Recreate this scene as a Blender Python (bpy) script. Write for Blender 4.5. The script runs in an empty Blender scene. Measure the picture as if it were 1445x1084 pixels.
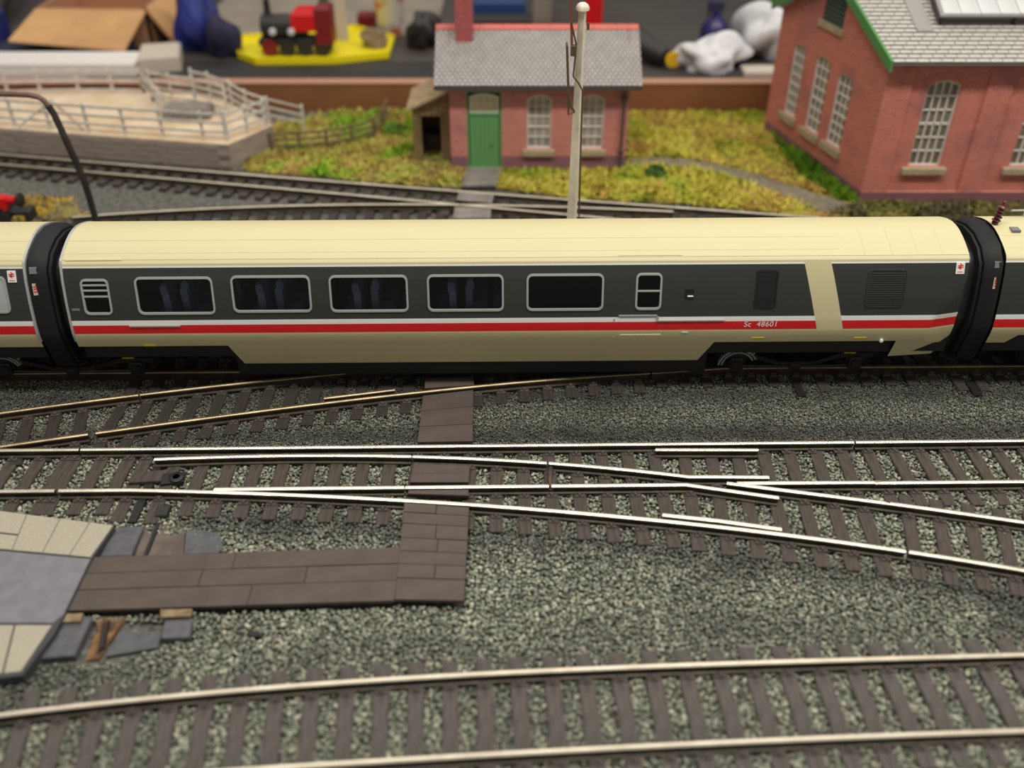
import bpy, bmesh, math, random
import numpy as np
from mathutils import Vector, Matrix, Euler
from mathutils.geometry import delaunay_2d_cdt
random.seed(7); rng = np.random.default_rng(7)
scene = bpy.context.scene
COL = scene.collection

# ---------------------------------------------------------------- camera (1 unit = 1 cm of the model)
FPX = 1316.0; TH = math.atan(.7195); S, C = math.sin(TH), math.cos(TH); H = 16.77
cam = bpy.data.cameras.new('camera'); camo = bpy.data.objects.new('camera', cam); COL.objects.link(camo)
camo.location = (0, 0, H); camo.rotation_euler = (math.pi/2 - TH, 0, 0)
cam.sensor_fit = 'HORIZONTAL'; cam.sensor_width = 36; cam.lens = FPX/1445*36
cam.clip_start = .5; cam.clip_end = 1000
cam.dof.use_dof = True; cam.dof.focus_distance = 26.6; cam.dof.aperture_fstop = .096
scene.camera = camo
# ---------------------------------------------------------------- world, lamps, exposure
world = bpy.data.worlds.new('room_light'); scene.world = world; world.use_nodes = True
bg = world.node_tree.nodes['Background']; bg.inputs[0].default_value = (1.0, .95, .87, 1); bg.inputs[1].default_value = .27
def area(name, loc, size, energy, aim, color=(1, .95, .86)):
    l = bpy.data.lights.new(name, 'AREA'); l.shape = 'RECTANGLE'; l.size, l.size_y = size; l.energy = energy; l.color = color
    o = bpy.data.objects.new(name, l); COL.objects.link(o); o.location = loc
    o.rotation_euler = (Vector(aim) - Vector(loc)).to_track_quat('-Z', 'Y').to_euler(); return o
area('layout_lamp_strip', (26, 12.5, 60), (112, 6), 54000, (26, 26, 0))
area('lit_ceiling', (0, 142, 118), (170, 175), 122000, (0, 141.9, 0))
vs = scene.view_settings
scene.display_settings.display_device = 'sRGB'
vs.view_transform = 'Standard'; vs.look = 'None'; vs.gamma = 1; vs.exposure = 0
try: vs.use_curve_mapping = False
except Exception: pass
scene.cycles.max_bounces = 8; scene.cycles.use_denoising = True

# ---------------------------------------------------------------- helpers
def ray(px, py):
    u, v = px - 722.5, py - 542
    return u, FPX*C - v*S, -(FPX*S + v*C)
def P(px, py, z=.5):            # point of the level plane z seen at a place in the photograph
    u, y, d = ray(px, py); t = (z - H)/d
    return Vector((u*t, y*t, z))
def PY(px, py, Y):              # point of the upright plane y = Y
    u, y, d = ray(px, py); t = Y/y
    return Vector((u*t, Y, H + d*t))

def srgb(r, g, b):
    f = lambda c: c/12.92 if c <= .04045 else ((c + .055)/1.055)**2.4
    return (f(r/255), f(g/255), f(b/255), 1)

def mat(name, col, rough=.6, metal=0., col2=None, scale=4., detail=4., bump=0., bscale=None, spec=.5, ramp=(.35, .65), stretch=None, emit=0):
    m = bpy.data.materials.new(name); m.use_nodes = True; nt = m.node_tree; b = nt.nodes['Principled BSDF']
    b.inputs['Base Color'].default_value = col; b.inputs['Roughness'].default_value = rough; b.inputs['Metallic'].default_value = metal
    b.inputs['Specular IOR Level'].default_value = spec
    tc = nt.nodes.new('ShaderNodeTexCoord'); src = tc.outputs['Object']
    if stretch:
        mp = nt.nodes.new('ShaderNodeMapping'); mp.inputs['Scale'].default_value = stretch; nt.links.new(src, mp.inputs[0]); src = mp.outputs[0]
    if col2:
        n = nt.nodes.new('ShaderNodeTexNoise'); n.inputs['Scale'].default_value = scale; n.inputs['Detail'].default_value = detail
        nt.links.new(src, n.inputs['Vector'])
        r = nt.nodes.new('ShaderNodeValToRGB'); r.color_ramp.elements[0].position, r.color_ramp.elements[1].position = ramp
        r.color_ramp.elements[0].color = col; r.color_ramp.elements[1].color = col2
        nt.links.new(n.outputs['Fac'], r.inputs[0]); nt.links.new(r.outputs[0], b.inputs['Base Color'])
    if bump:
        n2 = nt.nodes.new('ShaderNodeTexNoise'); n2.inputs['Scale'].default_value = bscale or scale*3; n2.inputs['Detail'].default_value = 5
        nt.links.new(src, n2.inputs['Vector'])
        bp = nt.nodes.new('ShaderNodeBump'); bp.inputs['Strength'].default_value = bump; bp.inputs['Distance'].default_value = .05
        nt.links.new(n2.outputs['Fac'], bp.inputs['Height']); nt.links.new(bp.outputs[0], b.inputs['Normal'])
    return m

class MB:
    def __init__(s): s.v = []; s.f = []; s.m = []
    def add(s, vs, fs, mi=0):
        o = len(s.v); s.v += [tuple(p) for p in vs]; s.f += [tuple(i + o for i in f) for f in fs]
        s.m += ([mi]*len(fs) if isinstance(mi, int) else list(mi)); return s
    def box(s, a, b, mi=0, M=None):
        x0, y0, z0 = a; x1, y1, z1 = b
        vs = [Vector(p) for p in ((x0,y0,z0),(x1,y0,z0),(x1,y1,z0),(x0,y1,z0),(x0,y0,z1),(x1,y0,z1),(x1,y1,z1),(x0,y1,z1))]
        if M is not None: vs = [M @ p for p in vs]
        return s.add(vs, ((0,3,2,1),(4,5,6,7),(0,1,5,4),(1,2,6,5),(2,3,7,6),(3,0,4,7)), mi)
    def bbox(s, a, b, bev=.02, mi=0, M=None):      # box with chamfered upper edges
        x0, y0, z0 = a; x1, y1, z1 = b
        vs = [Vector(p) for p in ((x0,y0,z0),(x1,y0,z0),(x1,y1,z0),(x0,y1,z0),(x0,y0,z1-bev),(x1,y0,z1-bev),(x1,y1,z1-bev),(x0,y1,z1-bev),
              (x0+bev,y0+bev,z1),(x1-bev,y0+bev,z1),(x1-bev,y1-bev,z1),(x0+bev,y1-bev,z1))]
        if M is not None: vs = [M @ p for p in vs]
        fs = [(0,3,2,1),(8,9,10,11)]
        for i in range(4):
            j = (i+1) % 4; fs += [(i,j,4+j,4+i),(4+i,4+j,8+j,8+i)]
        return s.add(vs, fs, mi)
    def prism(s, poly, z0, z1, mi=0, bev=0.):        # polygon of (x, y[, z]) raised from z0 to z1
        n = len(poly); p = [Vector((q[0], q[1], 0)) for q in poly]
        ar = sum(p[i].x*p[(i+1)%n].y - p[(i+1)%n].x*p[i].y for i in range(n))
        if ar < 0: p.reverse()
        rings = [[(q.x, q.y, z0) for q in p]]
        if bev:
            c = sum(p, Vector())/n
            rings.append([(q.x, q.y, z1-bev) for q in p])
            rings.append([(q.x + (c-q).normalized().x*bev*1.2, q.y + (c-q).normalized().y*bev*1.2, z1) for q in p])
        else: rings.append([(q.x, q.y, z1) for q in p])
        vs = [q for r in rings for q in r]; fs = [tuple(range(n-1, -1, -1))]; k = len(rings)
        for r in range(k-1):
            fs += [(r*n+i, r*n+(i+1)%n, (r+1)*n+(i+1)%n, (r+1)*n+i) for i in range(n)]
        fs.append(tuple((k-1)*n+i for i in range(n)))
        return s.add(vs, fs, mi)
    def tube(s, path, r, n=8, mi=0, cap=True):
        path = [Vector(p) for p in path]; rs = r if isinstance(r, (list, tuple)) else [r]*len(path)
        t = (path[1]-path[0]).normalized(); a = t.cross(Vector((0,0,1)))
        if a.length < 1e-3: a = Vector((1,0,0))
        a.normalize(); vs = []
        for i, p in enumerate(path):
            t = (path[min(i+1, len(path)-1)] - path[max(i-1, 0)]).normalized()
            a = (a - t*a.dot(t)).normalized(); b = t.cross(a)
            vs += [p + (a*math.cos(2*math.pi*k/n) + b*math.sin(2*math.pi*k/n))*rs[i] for k in range(n)]
        fs = [(i*n+k, i*n+(k+1)%n, (i+1)*n+(k+1)%n, (i+1)*n+k) for i in range(len(path)-1) for k in range(n)]
        if cap: fs += [tuple(range(n-1, -1, -1)), tuple((len(path)-1)*n+k for k in range(n))]
        return s.add(vs, fs, mi)
    def lathe(s, prof, c=(0,0,0), n=16, axis='z', mi=0):
        vs = []
        for r, h in prof:
            for k in range(n):
                a = 2*math.pi*k/n; x, y = r*math.cos(a), r*math.sin(a)
                p = (x, y, h) if axis == 'z' else ((x, h, y) if axis == 'y' else (h, x, y))
                vs.append((p[0]+c[0], p[1]+c[1], p[2]+c[2]))
        fs = [(i*n+k, i*n+(k+1)%n, (i+1)*n+(k+1)%n, (i+1)*n+k) for i in range(len(prof)-1) for k in range(n)]
        fs += [tuple(range(n-1, -1, -1)), tuple((len(prof)-1)*n+k for k in range(n))]
        return s.add(vs, fs, mi)
    def sweep(s, path, prof, mis=None):               # profile (across, up) along a level path
        path = [Vector(p) for p in path]; n = len(prof); vs = []
        for i, p in enumerate(path):
            t = path[min(i+1, len(path)-1)] - path[max(i-1, 0)]; t.z = 0; t.normalize(); a = Vector((t.y, -t.x, 0))
            vs += [p + a*q[0] + Vector((0, 0, q[1])) for q in prof]
        fs, ms = [], []
        for i in range(len(path)-1):
            for k in range(n):
                fs.append((i*n+k, i*n+(k+1)%n, (i+1)*n+(k+1)%n, (i+1)*n+k)); ms.append(mis[k] if mis else 0)
        fs += [tuple(range(n-1, -1, -1)), tuple((len(path)-1)*n+k for k in range(n))]; ms += [mis[-1] if mis else 0]*2
        return s.add(vs, fs, ms)

W = {}
def place(o, M, parent=None):
    W[o.name] = M; COL.objects.link(o)
    if parent is not None:
        o.parent = parent; o.matrix_basis = W[parent.name].inverted() @ M
    else: o.matrix_basis = M
    return o
def meta(o, label=None, cat=None, group=None, kind=None):
    for k, v in (('label', label), ('category', cat), ('group', group), ('kind', kind)):
        if v: o[k] = v
    return o
def thing(name, loc, label, cat, group=None, rot=0):
    o = bpy.data.objects.new(name, None); o.empty_display_size = .2
    place(o, Matrix.Translation(Vector(loc)) @ Matrix.Rotation(rot, 4, 'Z')); return meta(o, label, cat, group)
def mesh(name, mb, mats, smooth=False, fix=True):
    me = bpy.data.meshes.new(name); me.from_pydata(mb.v, [], mb.f)
    for m in (mats if isinstance(mats, (list, tuple)) else [mats]): me.materials.append(m)
    if any(mb.m): me.polygons.foreach_set('material_index', mb.m)
    if fix:
        bm = bmesh.new(); bm.from_mesh(me); bmesh.ops.recalc_face_normals(bm, faces=bm.faces); bm.to_mesh(me); bm.free()
    if smooth:
        me.polygons.foreach_set('use_smooth', [True]*len(me.polygons))
        try: me.set_sharp_from_angle(angle=math.radians(40))
        except Exception: pass
    me.update(); return me
def part(name, mb, mats, parent=None, M=None, smooth=False, label=None, kind=None, local=False, cat=None, group=None, fix=True):
    """One mesh object. Coordinates are the world's, or the parent's when local; the origin goes to the base of the piece."""
    a = np.array(mb.v); c = (a.min(0) + a.max(0))/2; c[2] = a[:, 2].min(); mb.v = [tuple(p) for p in a - c]
    me = mesh(name, mb, mats, smooth, fix); o = bpy.data.objects.new(name, me)
    T = Matrix.Translation(Vector(c))
    if M is not None: T = M @ T
    elif local and parent is not None: T = W[parent.name] @ T
    place(o, T, parent); return meta(o, label, cat, group, kind)
def inst(name, me, M, parent=None, label=None):
    o = bpy.data.objects.new(name, me); place(o, M, parent); return meta(o, label)
def TR(x, y, z, r=0): return Matrix.Translation((x, y, z)) @ Matrix.Rotation(r, 4, 'Z')

def panel(mb, outer, holes, fmap, lines=(), reveal=0., mfun=None, grid=()):
    """A sheet in (u, v) with openings, cut along LINES, mapped by fmap(u, v, depth). mfun gives a face's material."""
    pts = []; edges = []
    def loop(l):
        b = len(pts); pts.extend(Vector(p) for p in l); edges.extend((b+i, b+(i+1) % len(l)) for i in range(len(l)))
    loop(outer)
    for h in holes: loop(h)
    for a, b in lines: edges.append((len(pts), len(pts)+1)); pts.extend((Vector(a), Vector(b)))
    pts.extend(Vector(g) for g in grid)
    vo, eo, fo, *_ = delaunay_2d_cdt(pts, edges, [], 0, 1e-6)
    def inside(p, l):
        c = False; n = len(l)
        for i in range(n):
            x0, y0 = l[i]; x1, y1 = l[(i+1) % n]
            if (y0 > p[1]) != (y1 > p[1]) and p[0] < (x1-x0)*(p[1]-y0)/(y1-y0)+x0: c = not c
        return c
    fs, ms = [], []
    for f in fo:
        c = sum((vo[i] for i in f), Vector((0, 0)))/len(f)
        if not inside(c, outer) or any(inside(c, h) for h in holes): continue
        fs.append(tuple(f)); ms.append(mfun(c) if mfun else 0)
    mb.add([fmap(p.x, p.y, 0) for p in vo], fs, ms)
    if reveal:
        for h in holes:
            n = len(h); vs = [fmap(p[0], p[1], 0) for p in h] + [fmap(p[0], p[1], reveal) for p in h]
            mb.add(vs, [(i, (i+1) % n, n+(i+1) % n, n+i) for i in range(n)], 0)
    return mb
def rrect(x0, z0, x1, z1, r, n=4, shear=0.):
    pts = []
    for cx, cz, a0 in ((x1-r, z1-r, 0), (x0+r, z1-r, 90), (x0+r, z0+r, 180), (x1-r, z0+r, 270)):
        for k in range(n+1):
            a = math.radians(a0 + 90*k/n); pts.append((cx + r*math.cos(a), cz + r*math.sin(a)))
    return pts
def arch(x0, z0, x1, z1, rise, n=8):
    w = (x1-x0)/2; R = (w*w + rise*rise)/(2*rise); cz = z1 - R; cx = (x0+x1)/2; a0 = math.asin(min(1, w/R))
    return [(x0, z0), (x1, z0)] + [(cx + R*math.sin(a0*(1-2*k/n)), cz + R*math.cos(a0*(1-2*k/n))) for k in range(n+1)]
def ring(mb, loop, w, fmap, d0, d1, mi=0):
    """A frame of width w lying inside the loop, from depth d0 (front) to d1."""
    n = len(loop); cx = sum(p[0] for p in loop)/n; cz = sum(p[1] for p in loop)/n
    def off(p):
        i = loop.index(p); a = Vector(loop[i-1]); b = Vector(p); c = Vector(loop[(i+1) % n])
        t = ((b-a).normalized() if (b-a).length > 1e-7 else Vector((0, 0))) + ((c-b).normalized() if (c-b).length > 1e-7 else Vector((0, 0)))
        t.normalize(); nn = Vector((-t.y, t.x))
        if nn.dot(Vector((cx, cz)) - b) < 0: nn = -nn
        return (b.x + nn.x*w, b.y + nn.y*w)
    inn = [off(p) for p in loop]
    vs = [fmap(*p, d0) for p in loop] + [fmap(*p, d0) for p in inn] + [fmap(*p, d1) for p in inn] + [fmap(*p, d1) for p in loop]
    fs = []
    for i in range(n):
        j = (i+1) % n
        fs += [(i, j, n+j, n+i), (n+i, n+j, 2*n+j, 2*n+i), (3*n+i, 3*n+j, j, i)]
    mb.add(vs, fs, mi); return inn
def disc(mb, loop, fmap, d, mi=0):
    mb.add([fmap(*p, d) for p in loop], [tuple(range(len(loop)))], mi)

# ---------------------------------------------------------------- materials
M = {}
M['cream'] = mat('cream_paint', srgb(208, 199, 156), .5)
M['band'] = mat('dark_grey_paint', srgb(50, 54, 52), .45)
M['white'] = mat('white_paint', srgb(236, 236, 232), .45)
M['red'] = mat('red_paint', srgb(214, 24, 34), .4)
M['silver'] = mat('window_silver', srgb(186, 188, 186), .35, .4)
M['black'] = mat('black_plastic', srgb(28, 28, 29), .35, spec=.5)
M['blackmatt'] = mat('black_underframe', srgb(20, 20, 21), .55)
M['rubber'] = mat('bellows_black', srgb(30, 30, 31), .6, spec=.25)
M['greyplate'] = mat('grey_plate', srgb(120, 120, 122), .5)
M['mudguard'] = mat('mudguard_grey', srgb(150, 156, 158), .35, .3)
M['yellow'] = mat('yellow_mark', srgb(205, 180, 30), .5)
M['seat'] = mat('seat_blue_grey', srgb(140, 154, 186), .8, col2=srgb(112, 124, 156), scale=3)
M['inner'] = mat('interior_trim', srgb(84, 76, 58), .8)
M['maroon'] = mat('insulator_maroon', srgb(92, 34, 40), .3)
M['panelgrey'] = mat('window_blank_grey', srgb(176, 178, 180), .4)
M['rail_top'] = mat('rail_polished', srgb(250, 241, 222), .3, .9, col2=srgb(230, 218, 196), scale=1.5, bump=.06, bscale=18)
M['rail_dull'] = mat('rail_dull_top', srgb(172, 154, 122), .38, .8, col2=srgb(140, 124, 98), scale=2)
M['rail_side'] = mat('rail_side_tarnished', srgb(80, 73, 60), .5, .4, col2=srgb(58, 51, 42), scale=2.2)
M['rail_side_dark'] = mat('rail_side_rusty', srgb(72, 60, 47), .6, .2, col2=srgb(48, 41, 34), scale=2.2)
M['sleeper'] = mat('sleeper_brown', srgb(80, 71, 64), .75, col2=srgb(60, 53, 48), scale=3, bump=.5, bscale=9, stretch=(6, .7, 2))
M['sleeper_grey'] = mat('sleeper_grey', srgb(92, 86, 82), .8, col2=srgb(70, 65, 62), scale=3, bump=.4, bscale=9, stretch=(6, .7, 2))
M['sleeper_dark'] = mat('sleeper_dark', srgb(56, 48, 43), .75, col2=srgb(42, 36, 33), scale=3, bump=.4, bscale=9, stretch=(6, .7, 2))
M['chair'] = mat('rail_chair_brown', srgb(78, 70, 68), .6)
M['board'] = mat('walkway_brown', srgb(86, 75, 68), .66, col2=srgb(76, 66, 60), scale=1.6, bump=.15, bscale=14)
M['boarddark'] = mat('walkway_dark', srgb(44, 36, 32), .8)
M['slabbeige'] = mat('beige_paving', srgb(174, 168, 150), .85, col2=srgb(160, 154, 136), scale=22, bump=.12, bscale=60)
M['slabgrey'] = mat('grey_plate_surface', srgb(122, 122, 128), .6, col2=srgb(110, 110, 116), scale=2.5, bump=.05)
M['slabedge'] = mat('platform_edge_dark', srgb(62, 62, 66), .7)
M['slate_block'] = mat('dark_grey_card', srgb(92, 92, 96), .7, col2=srgb(78, 78, 82), scale=5)
M['cork'] = mat('cork_tan', srgb(150, 136, 108), .9, col2=srgb(112, 92, 62), scale=7, bump=.5, bscale=20)
M['rust'] = mat('exposed_cork_rust', srgb(140, 104, 66), .9, col2=srgb(74, 54, 40), scale=4, bump=.6, bscale=12)
M['earth'] = mat('baseboard_brown', srgb(108, 96, 88), .8, col2=srgb(86, 76, 70), scale=3)
M['grey_weather'] = mat('fence_grey_wood', srgb(222, 216, 206), .8, col2=srgb(196, 190, 180), scale=6)
M['brown_wood'] = mat('fence_brown_wood', srgb(138, 116, 86), .85, col2=srgb(108, 88, 66), scale=6)
M['dock_stone'] = mat('dock_timber_face', srgb(168, 154, 144), .85, col2=srgb(140, 128, 120), scale=2.5, bump=.4, bscale=6, stretch=(.5, .5, 3))
M['dock_top'] = mat('dock_surface', srgb(224, 206, 182), .85, col2=srgb(206, 178, 142), scale=.6)
M['backboard'] = mat('backing_board_brown', srgb(142, 92, 58), .55, col2=srgb(128, 82, 52), scale=.6)
M['backboard_top'] = mat('backing_board_top', srgb(176, 132, 108), .6)
M['green'] = mat('green_door_paint', srgb(102, 158, 100), .5)
M['greenbarge'] = mat('green_bargeboard', srgb(84, 140, 78), .5)
M['sash'] = mat('window_sash_white', srgb(228, 222, 218), .5)
M['winglass'] = mat('dark_window_glass', srgb(98, 92, 76), .15, col2=srgb(140, 134, 114), scale=1.2)
M['cotglass'] = mat('pale_grey_window_glass', srgb(132, 124, 116), .2, col2=srgb(184, 176, 168), scale=1.6)
M['curtain'] = mat('pale_window_glass', srgb(224, 212, 164), .4, col2=srgb(196, 182, 132), scale=2.)
M['sill'] = mat('sandstone_sill', srgb(178, 162, 132), .85, col2=srgb(160, 144, 116), scale=5)
M['slate'] = mat('roof_slate', srgb(196, 192, 190), .7, col2=srgb(180, 176, 174), scale=2.4)
M['slate2'] = mat('roof_slate_pale', srgb(200, 197, 191), .75, col2=srgb(182, 178, 172), scale=2.4)
M['slatebase'] = mat('roof_underlay', srgb(112, 106, 100), .9)
M['ridge'] = mat('ridge_tile_red', srgb(216, 116, 104), .7)
M['chimney'] = mat('chimney_red', srgb(176, 92, 90), .8, col2=srgb(158, 80, 78), scale=5)
M['gutter'] = mat('gutter_dark', srgb(76, 68, 68), .5)
M['ledgrey'] = mat('lead_flashing', srgb(150, 148, 146), .6)
M['skylight'] = mat('skylight_sheet', srgb(206, 208, 208), .3, col2=srgb(188, 192, 194), scale=1.2)
M['leanwood'] = mat('lean_to_timber', srgb(146, 124, 86), .85, col2=srgb(122, 102, 70), scale=3, stretch=(4, 4, .6))
M['leanroof'] = mat('lean_to_felt', srgb(176, 152, 118), .85, col2=srgb(150, 128, 98), scale=3)
M['paleboard'] = mat('grey_crossing_timber', srgb(138, 132, 126), .8, col2=srgb(116, 110, 106), scale=3)
M['post'] = mat('post_ivory', srgb(234, 228, 210), .55, col2=srgb(218, 210, 190), scale=4)
M['wire'] = mat('dark_wire', srgb(92, 78, 62), .5, .3)
M['armred'] = mat('signal_arm_red', srgb(128, 66, 58), .5)
M['lampblack'] = mat('lamp_post_black', srgb(40, 38, 38), .5, col2=srgb(84, 68, 60), scale=.8, ramp=(.5, .8))
M['card'] = mat('cardboard', srgb(204, 158, 108), .8, col2=srgb(188, 142, 94), scale=.4)
M['cardin'] = mat('cardboard_inner', srgb(176, 130, 98), .8)
M['white2'] = mat('white_card', srgb(226, 222, 220), .6)
M['offwhite'] = mat('off_white_card', srgb(196, 184, 170), .7)
M['blue'] = mat('blue_fabric', srgb(36, 48, 134), .6, col2=srgb(28, 34, 84), scale=.5)
M['navy'] = mat('navy_fabric', srgb(34, 34, 62), .8)
M['yel'] = mat('yellow_plastic', srgb(238, 220, 16), .45)
M['locored'] = mat('loco_red', srgb(206, 20, 24), .35)
M['darkred'] = mat('dark_red', srgb(120, 20, 24), .5)
M['locogreen'] = mat('green_card', srgb(34, 96, 44), .6)
M['darkstuff'] = mat('dark_plastic', srgb(40, 38, 38), .5)
M['table'] = mat('rear_table_dark', srgb(68, 62, 58), .7, col2=srgb(56, 52, 50), scale=.1)
M['tablemat'] = mat('black_mat', srgb(34, 32, 33), .6)
M['beigecloth'] = mat('beige_grey_sheet', srgb(150, 140, 128), .85, col2=srgb(132, 122, 112), scale=.3)
M['bag'] = mat('white_plastic_bag', srgb(220, 220, 224), .35, col2=srgb(196, 196, 200), scale=.8)
M['purple'] = mat('purple_bottle', srgb(44, 36, 96), .35)
M['teal'] = mat('dark_teal_plastic', srgb(30, 66, 60), .4)
M['wallgrey'] = mat('rear_wall_grey', srgb(74, 68, 64), .85)
M['bluepack'] = mat('blue_pack', srgb(30, 62, 110), .5)
def glass():
    m = bpy.data.materials.new('tinted_glass'); m.use_nodes = True; nt = m.node_tree; nt.nodes.clear()
    o = nt.nodes.new('ShaderNodeOutputMaterial'); t = nt.nodes.new('ShaderNodeBsdfTransparent'); t.inputs[0].default_value = (.72, .74, .72, 1)
    g = nt.nodes.new('ShaderNodeBsdfGlossy'); g.inputs['Roughness'].default_value = .05; g.inputs[0].default_value = (.8, .8, .8, 1)
    x = nt.nodes.new('ShaderNodeMixShader'); fr = nt.nodes.new('ShaderNodeFresnel'); fr.inputs[0].default_value = 1.4
    nt.links.new(fr.outputs[0], x.inputs[0]); nt.links.new(t.outputs[0], x.inputs[1]); nt.links.new(g.outputs[0], x.inputs[2]); nt.links.new(x.outputs[0], o.inputs[0]); return m
M['glass'] = glass()
def brick(name, c1, c2, mort, base, zb, s=1.0, patch=None):
    """Brick print in courses; below height zb a course of purple engineering brick."""
    m = bpy.data.materials.new(name); m.use_nodes = True; nt = m.node_tree; b = nt.nodes['Principled BSDF']; b.inputs['Roughness'].default_value = .85
    g = nt.nodes.new('ShaderNodeNewGeometry'); sx = nt.nodes.new('ShaderNodeSeparateXYZ'); nt.links.new(g.outputs['Position'], sx.inputs[0])
    ad = nt.nodes.new('ShaderNodeMath'); ad.operation = 'ADD'; nt.links.new(sx.outputs[0], ad.inputs[0]); nt.links.new(sx.outputs[1], ad.inputs[1])
    cb = nt.nodes.new('ShaderNodeCombineXYZ'); nt.links.new(ad.outputs[0], cb.inputs[0]); nt.links.new(sx.outputs[2], cb.inputs[1])
    t = nt.nodes.new('ShaderNodeTexBrick'); nt.links.new(cb.outputs[0], t.inputs[0])
    t.inputs['Color1'].default_value = c1; t.inputs['Color2'].default_value = c2; t.inputs['Mortar'].default_value = mort
    t.inputs['Scale'].default_value = 1; t.inputs['Brick Width'].default_value = .3*s; t.inputs['Row Height'].default_value = .105*s; t.inputs['Mortar Size'].default_value = .017*s
    t.inputs['Mortar Smooth'].default_value = .3; t.inputs['Bias'].default_value = -.1
    n = nt.nodes.new('ShaderNodeTexNoise'); n.inputs['Scale'].default_value = .55; n.inputs['Detail'].default_value = 6; nt.links.new(cb.outputs[0], n.inputs[0])
    mp = nt.nodes.new('ShaderNodeMapRange'); mp.inputs[1].default_value = .52; mp.inputs[2].default_value = .7; mp.inputs[4].default_value = .45; nt.links.new(n.outputs['Fac'], mp.inputs[0])
    mx = nt.nodes.new('ShaderNodeMix'); mx.data_type = 'RGBA'; nt.links.new(mp.outputs[0], mx.inputs[0]); nt.links.new(t.outputs[0], mx.inputs[6]); mx.inputs[7].default_value = base
    lt = nt.nodes.new('ShaderNodeMath'); lt.operation = 'LESS_THAN'; lt.inputs[1].default_value = zb; nt.links.new(sx.outputs[2], lt.inputs[0])
    m3 = nt.nodes.new('ShaderNodeMath'); m3.operation = 'MULTIPLY'; m3.inputs[1].default_value = .8; nt.links.new(lt.outputs[0], m3.inputs[0])
    m2 = nt.nodes.new('ShaderNodeMix'); m2.data_type = 'RGBA'; nt.links.new(m3.outputs[0], m2.inputs[0]); nt.links.new(mx.outputs[2], m2.inputs[6]); m2.inputs[7].default_value = base
    nt.links.new(m2.outputs[2], b.inputs['Base Color'])
    bp = nt.nodes.new('ShaderNodeBump'); bp.inputs['Strength'].default_value = .3; bp.inputs['Distance'].default_value = .02
    iv = nt.nodes.new('ShaderNodeMath'); iv.operation = 'SUBTRACT'; iv.inputs[0].default_value = 1; nt.links.new(t.outputs['Fac'], iv.inputs[1])
    nt.links.new(iv.outputs[0], bp.inputs['Height']); nt.links.new(bp.outputs[0], b.inputs['Normal'])
    return m
M['brick'] = brick('cottage_brick', srgb(204, 124, 112), srgb(186, 104, 95), srgb(200, 150, 140), srgb(118, 84, 104), .78)
M['brick2'] = brick('engine_shed_brick', srgb(204, 114, 98), srgb(184, 96, 84), srgb(198, 142, 128), srgb(112, 78, 92), .62)
def attr_mat(name, rough=.85):
    m = bpy.data.materials.new(name); m.use_nodes = True; nt = m.node_tree; b = nt.nodes['Principled BSDF']; b.inputs['Roughness'].default_value = rough
    b.inputs['Specular IOR Level'].default_value = .3
    a = nt.nodes.new('ShaderNodeAttribute'); a.attribute_name = 'tint'; nt.links.new(a.outputs['Color'], b.inputs['Base Color']); return m
M['stone'] = attr_mat('ballast_stone', .7); M['blade'] = attr_mat('grass_blade', .9)

# ================================================================ THE SETTING: layout board, rear table, rear wall
def ground_mat():
    m = mat('layout_ballast_ground', srgb(70, 70, 66), .95, col2=srgb(118, 116, 108), scale=5.5, detail=8, bump=.9, bscale=9, ramp=(.38, .68)); return m
mb = MB()
nx, ny = 60, 45
for j in range(ny+1):
    for i in range(nx+1): mb.v.append((-36 + 72*i/nx, 4 + 43.2*j/ny, .1 + .02*math.sin(i*1.7+j*2.3)))
mb.f = [(j*(nx+1)+i, j*(nx+1)+i+1, (j+1)*(nx+1)+i+1, (j+1)*(nx+1)+i) for j in range(ny) for i in range(nx)]; mb.m = [0]*len(mb.f)
part('floor', mb, ground_mat(), kind='structure', fix=False)
mb = MB(); mb.box((-70, 48.3, .7), (70, 96, 1.4)); part('rear_table', mb, M['table'], label='dark grey rear table behind the brown backing board', cat='table')
mb = MB(); mb.box((-90, 97, -10), (90, 98, 36)); part('wall_back', mb, M['wallgrey'], kind='structure')

# ================================================================ TRACK
RP = [(-.062, .205), (-.053, .224), (-.024, .24), (.024, .24), (.053, .224), (.062, .205), (.062, .165), (.024, .145), (.024, .06), (.1, .035), (.1, 0), (-.1, 0), (-.1, .035), (-.024, .06), (-.024, .145), (-.062, .165)]
RM = [0]*5 + [1]*11
def rail(parent, pts, side='rail_side', z=.26, name='rail', label=None, top='rail_top'):
    part(name, MB().sweep([(p[0], p[1], z) for p in pts], RP, RM), [M[top], M[side]], parent, smooth=False, label=label)
def fit(pxs, deg, z=.5):
    a = np.array([P(x, y, z)[:2] for x, y in pxs]); return np.poly1d(np.polyfit(a[:, 0], a[:, 1], deg))
def curve(f, x0, x1, n=None):
    n = n or max(2, int(abs(x1-x0)/.5)); return [(x, float(f(x))) for x in np.linspace(x0, x1, n)]
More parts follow.
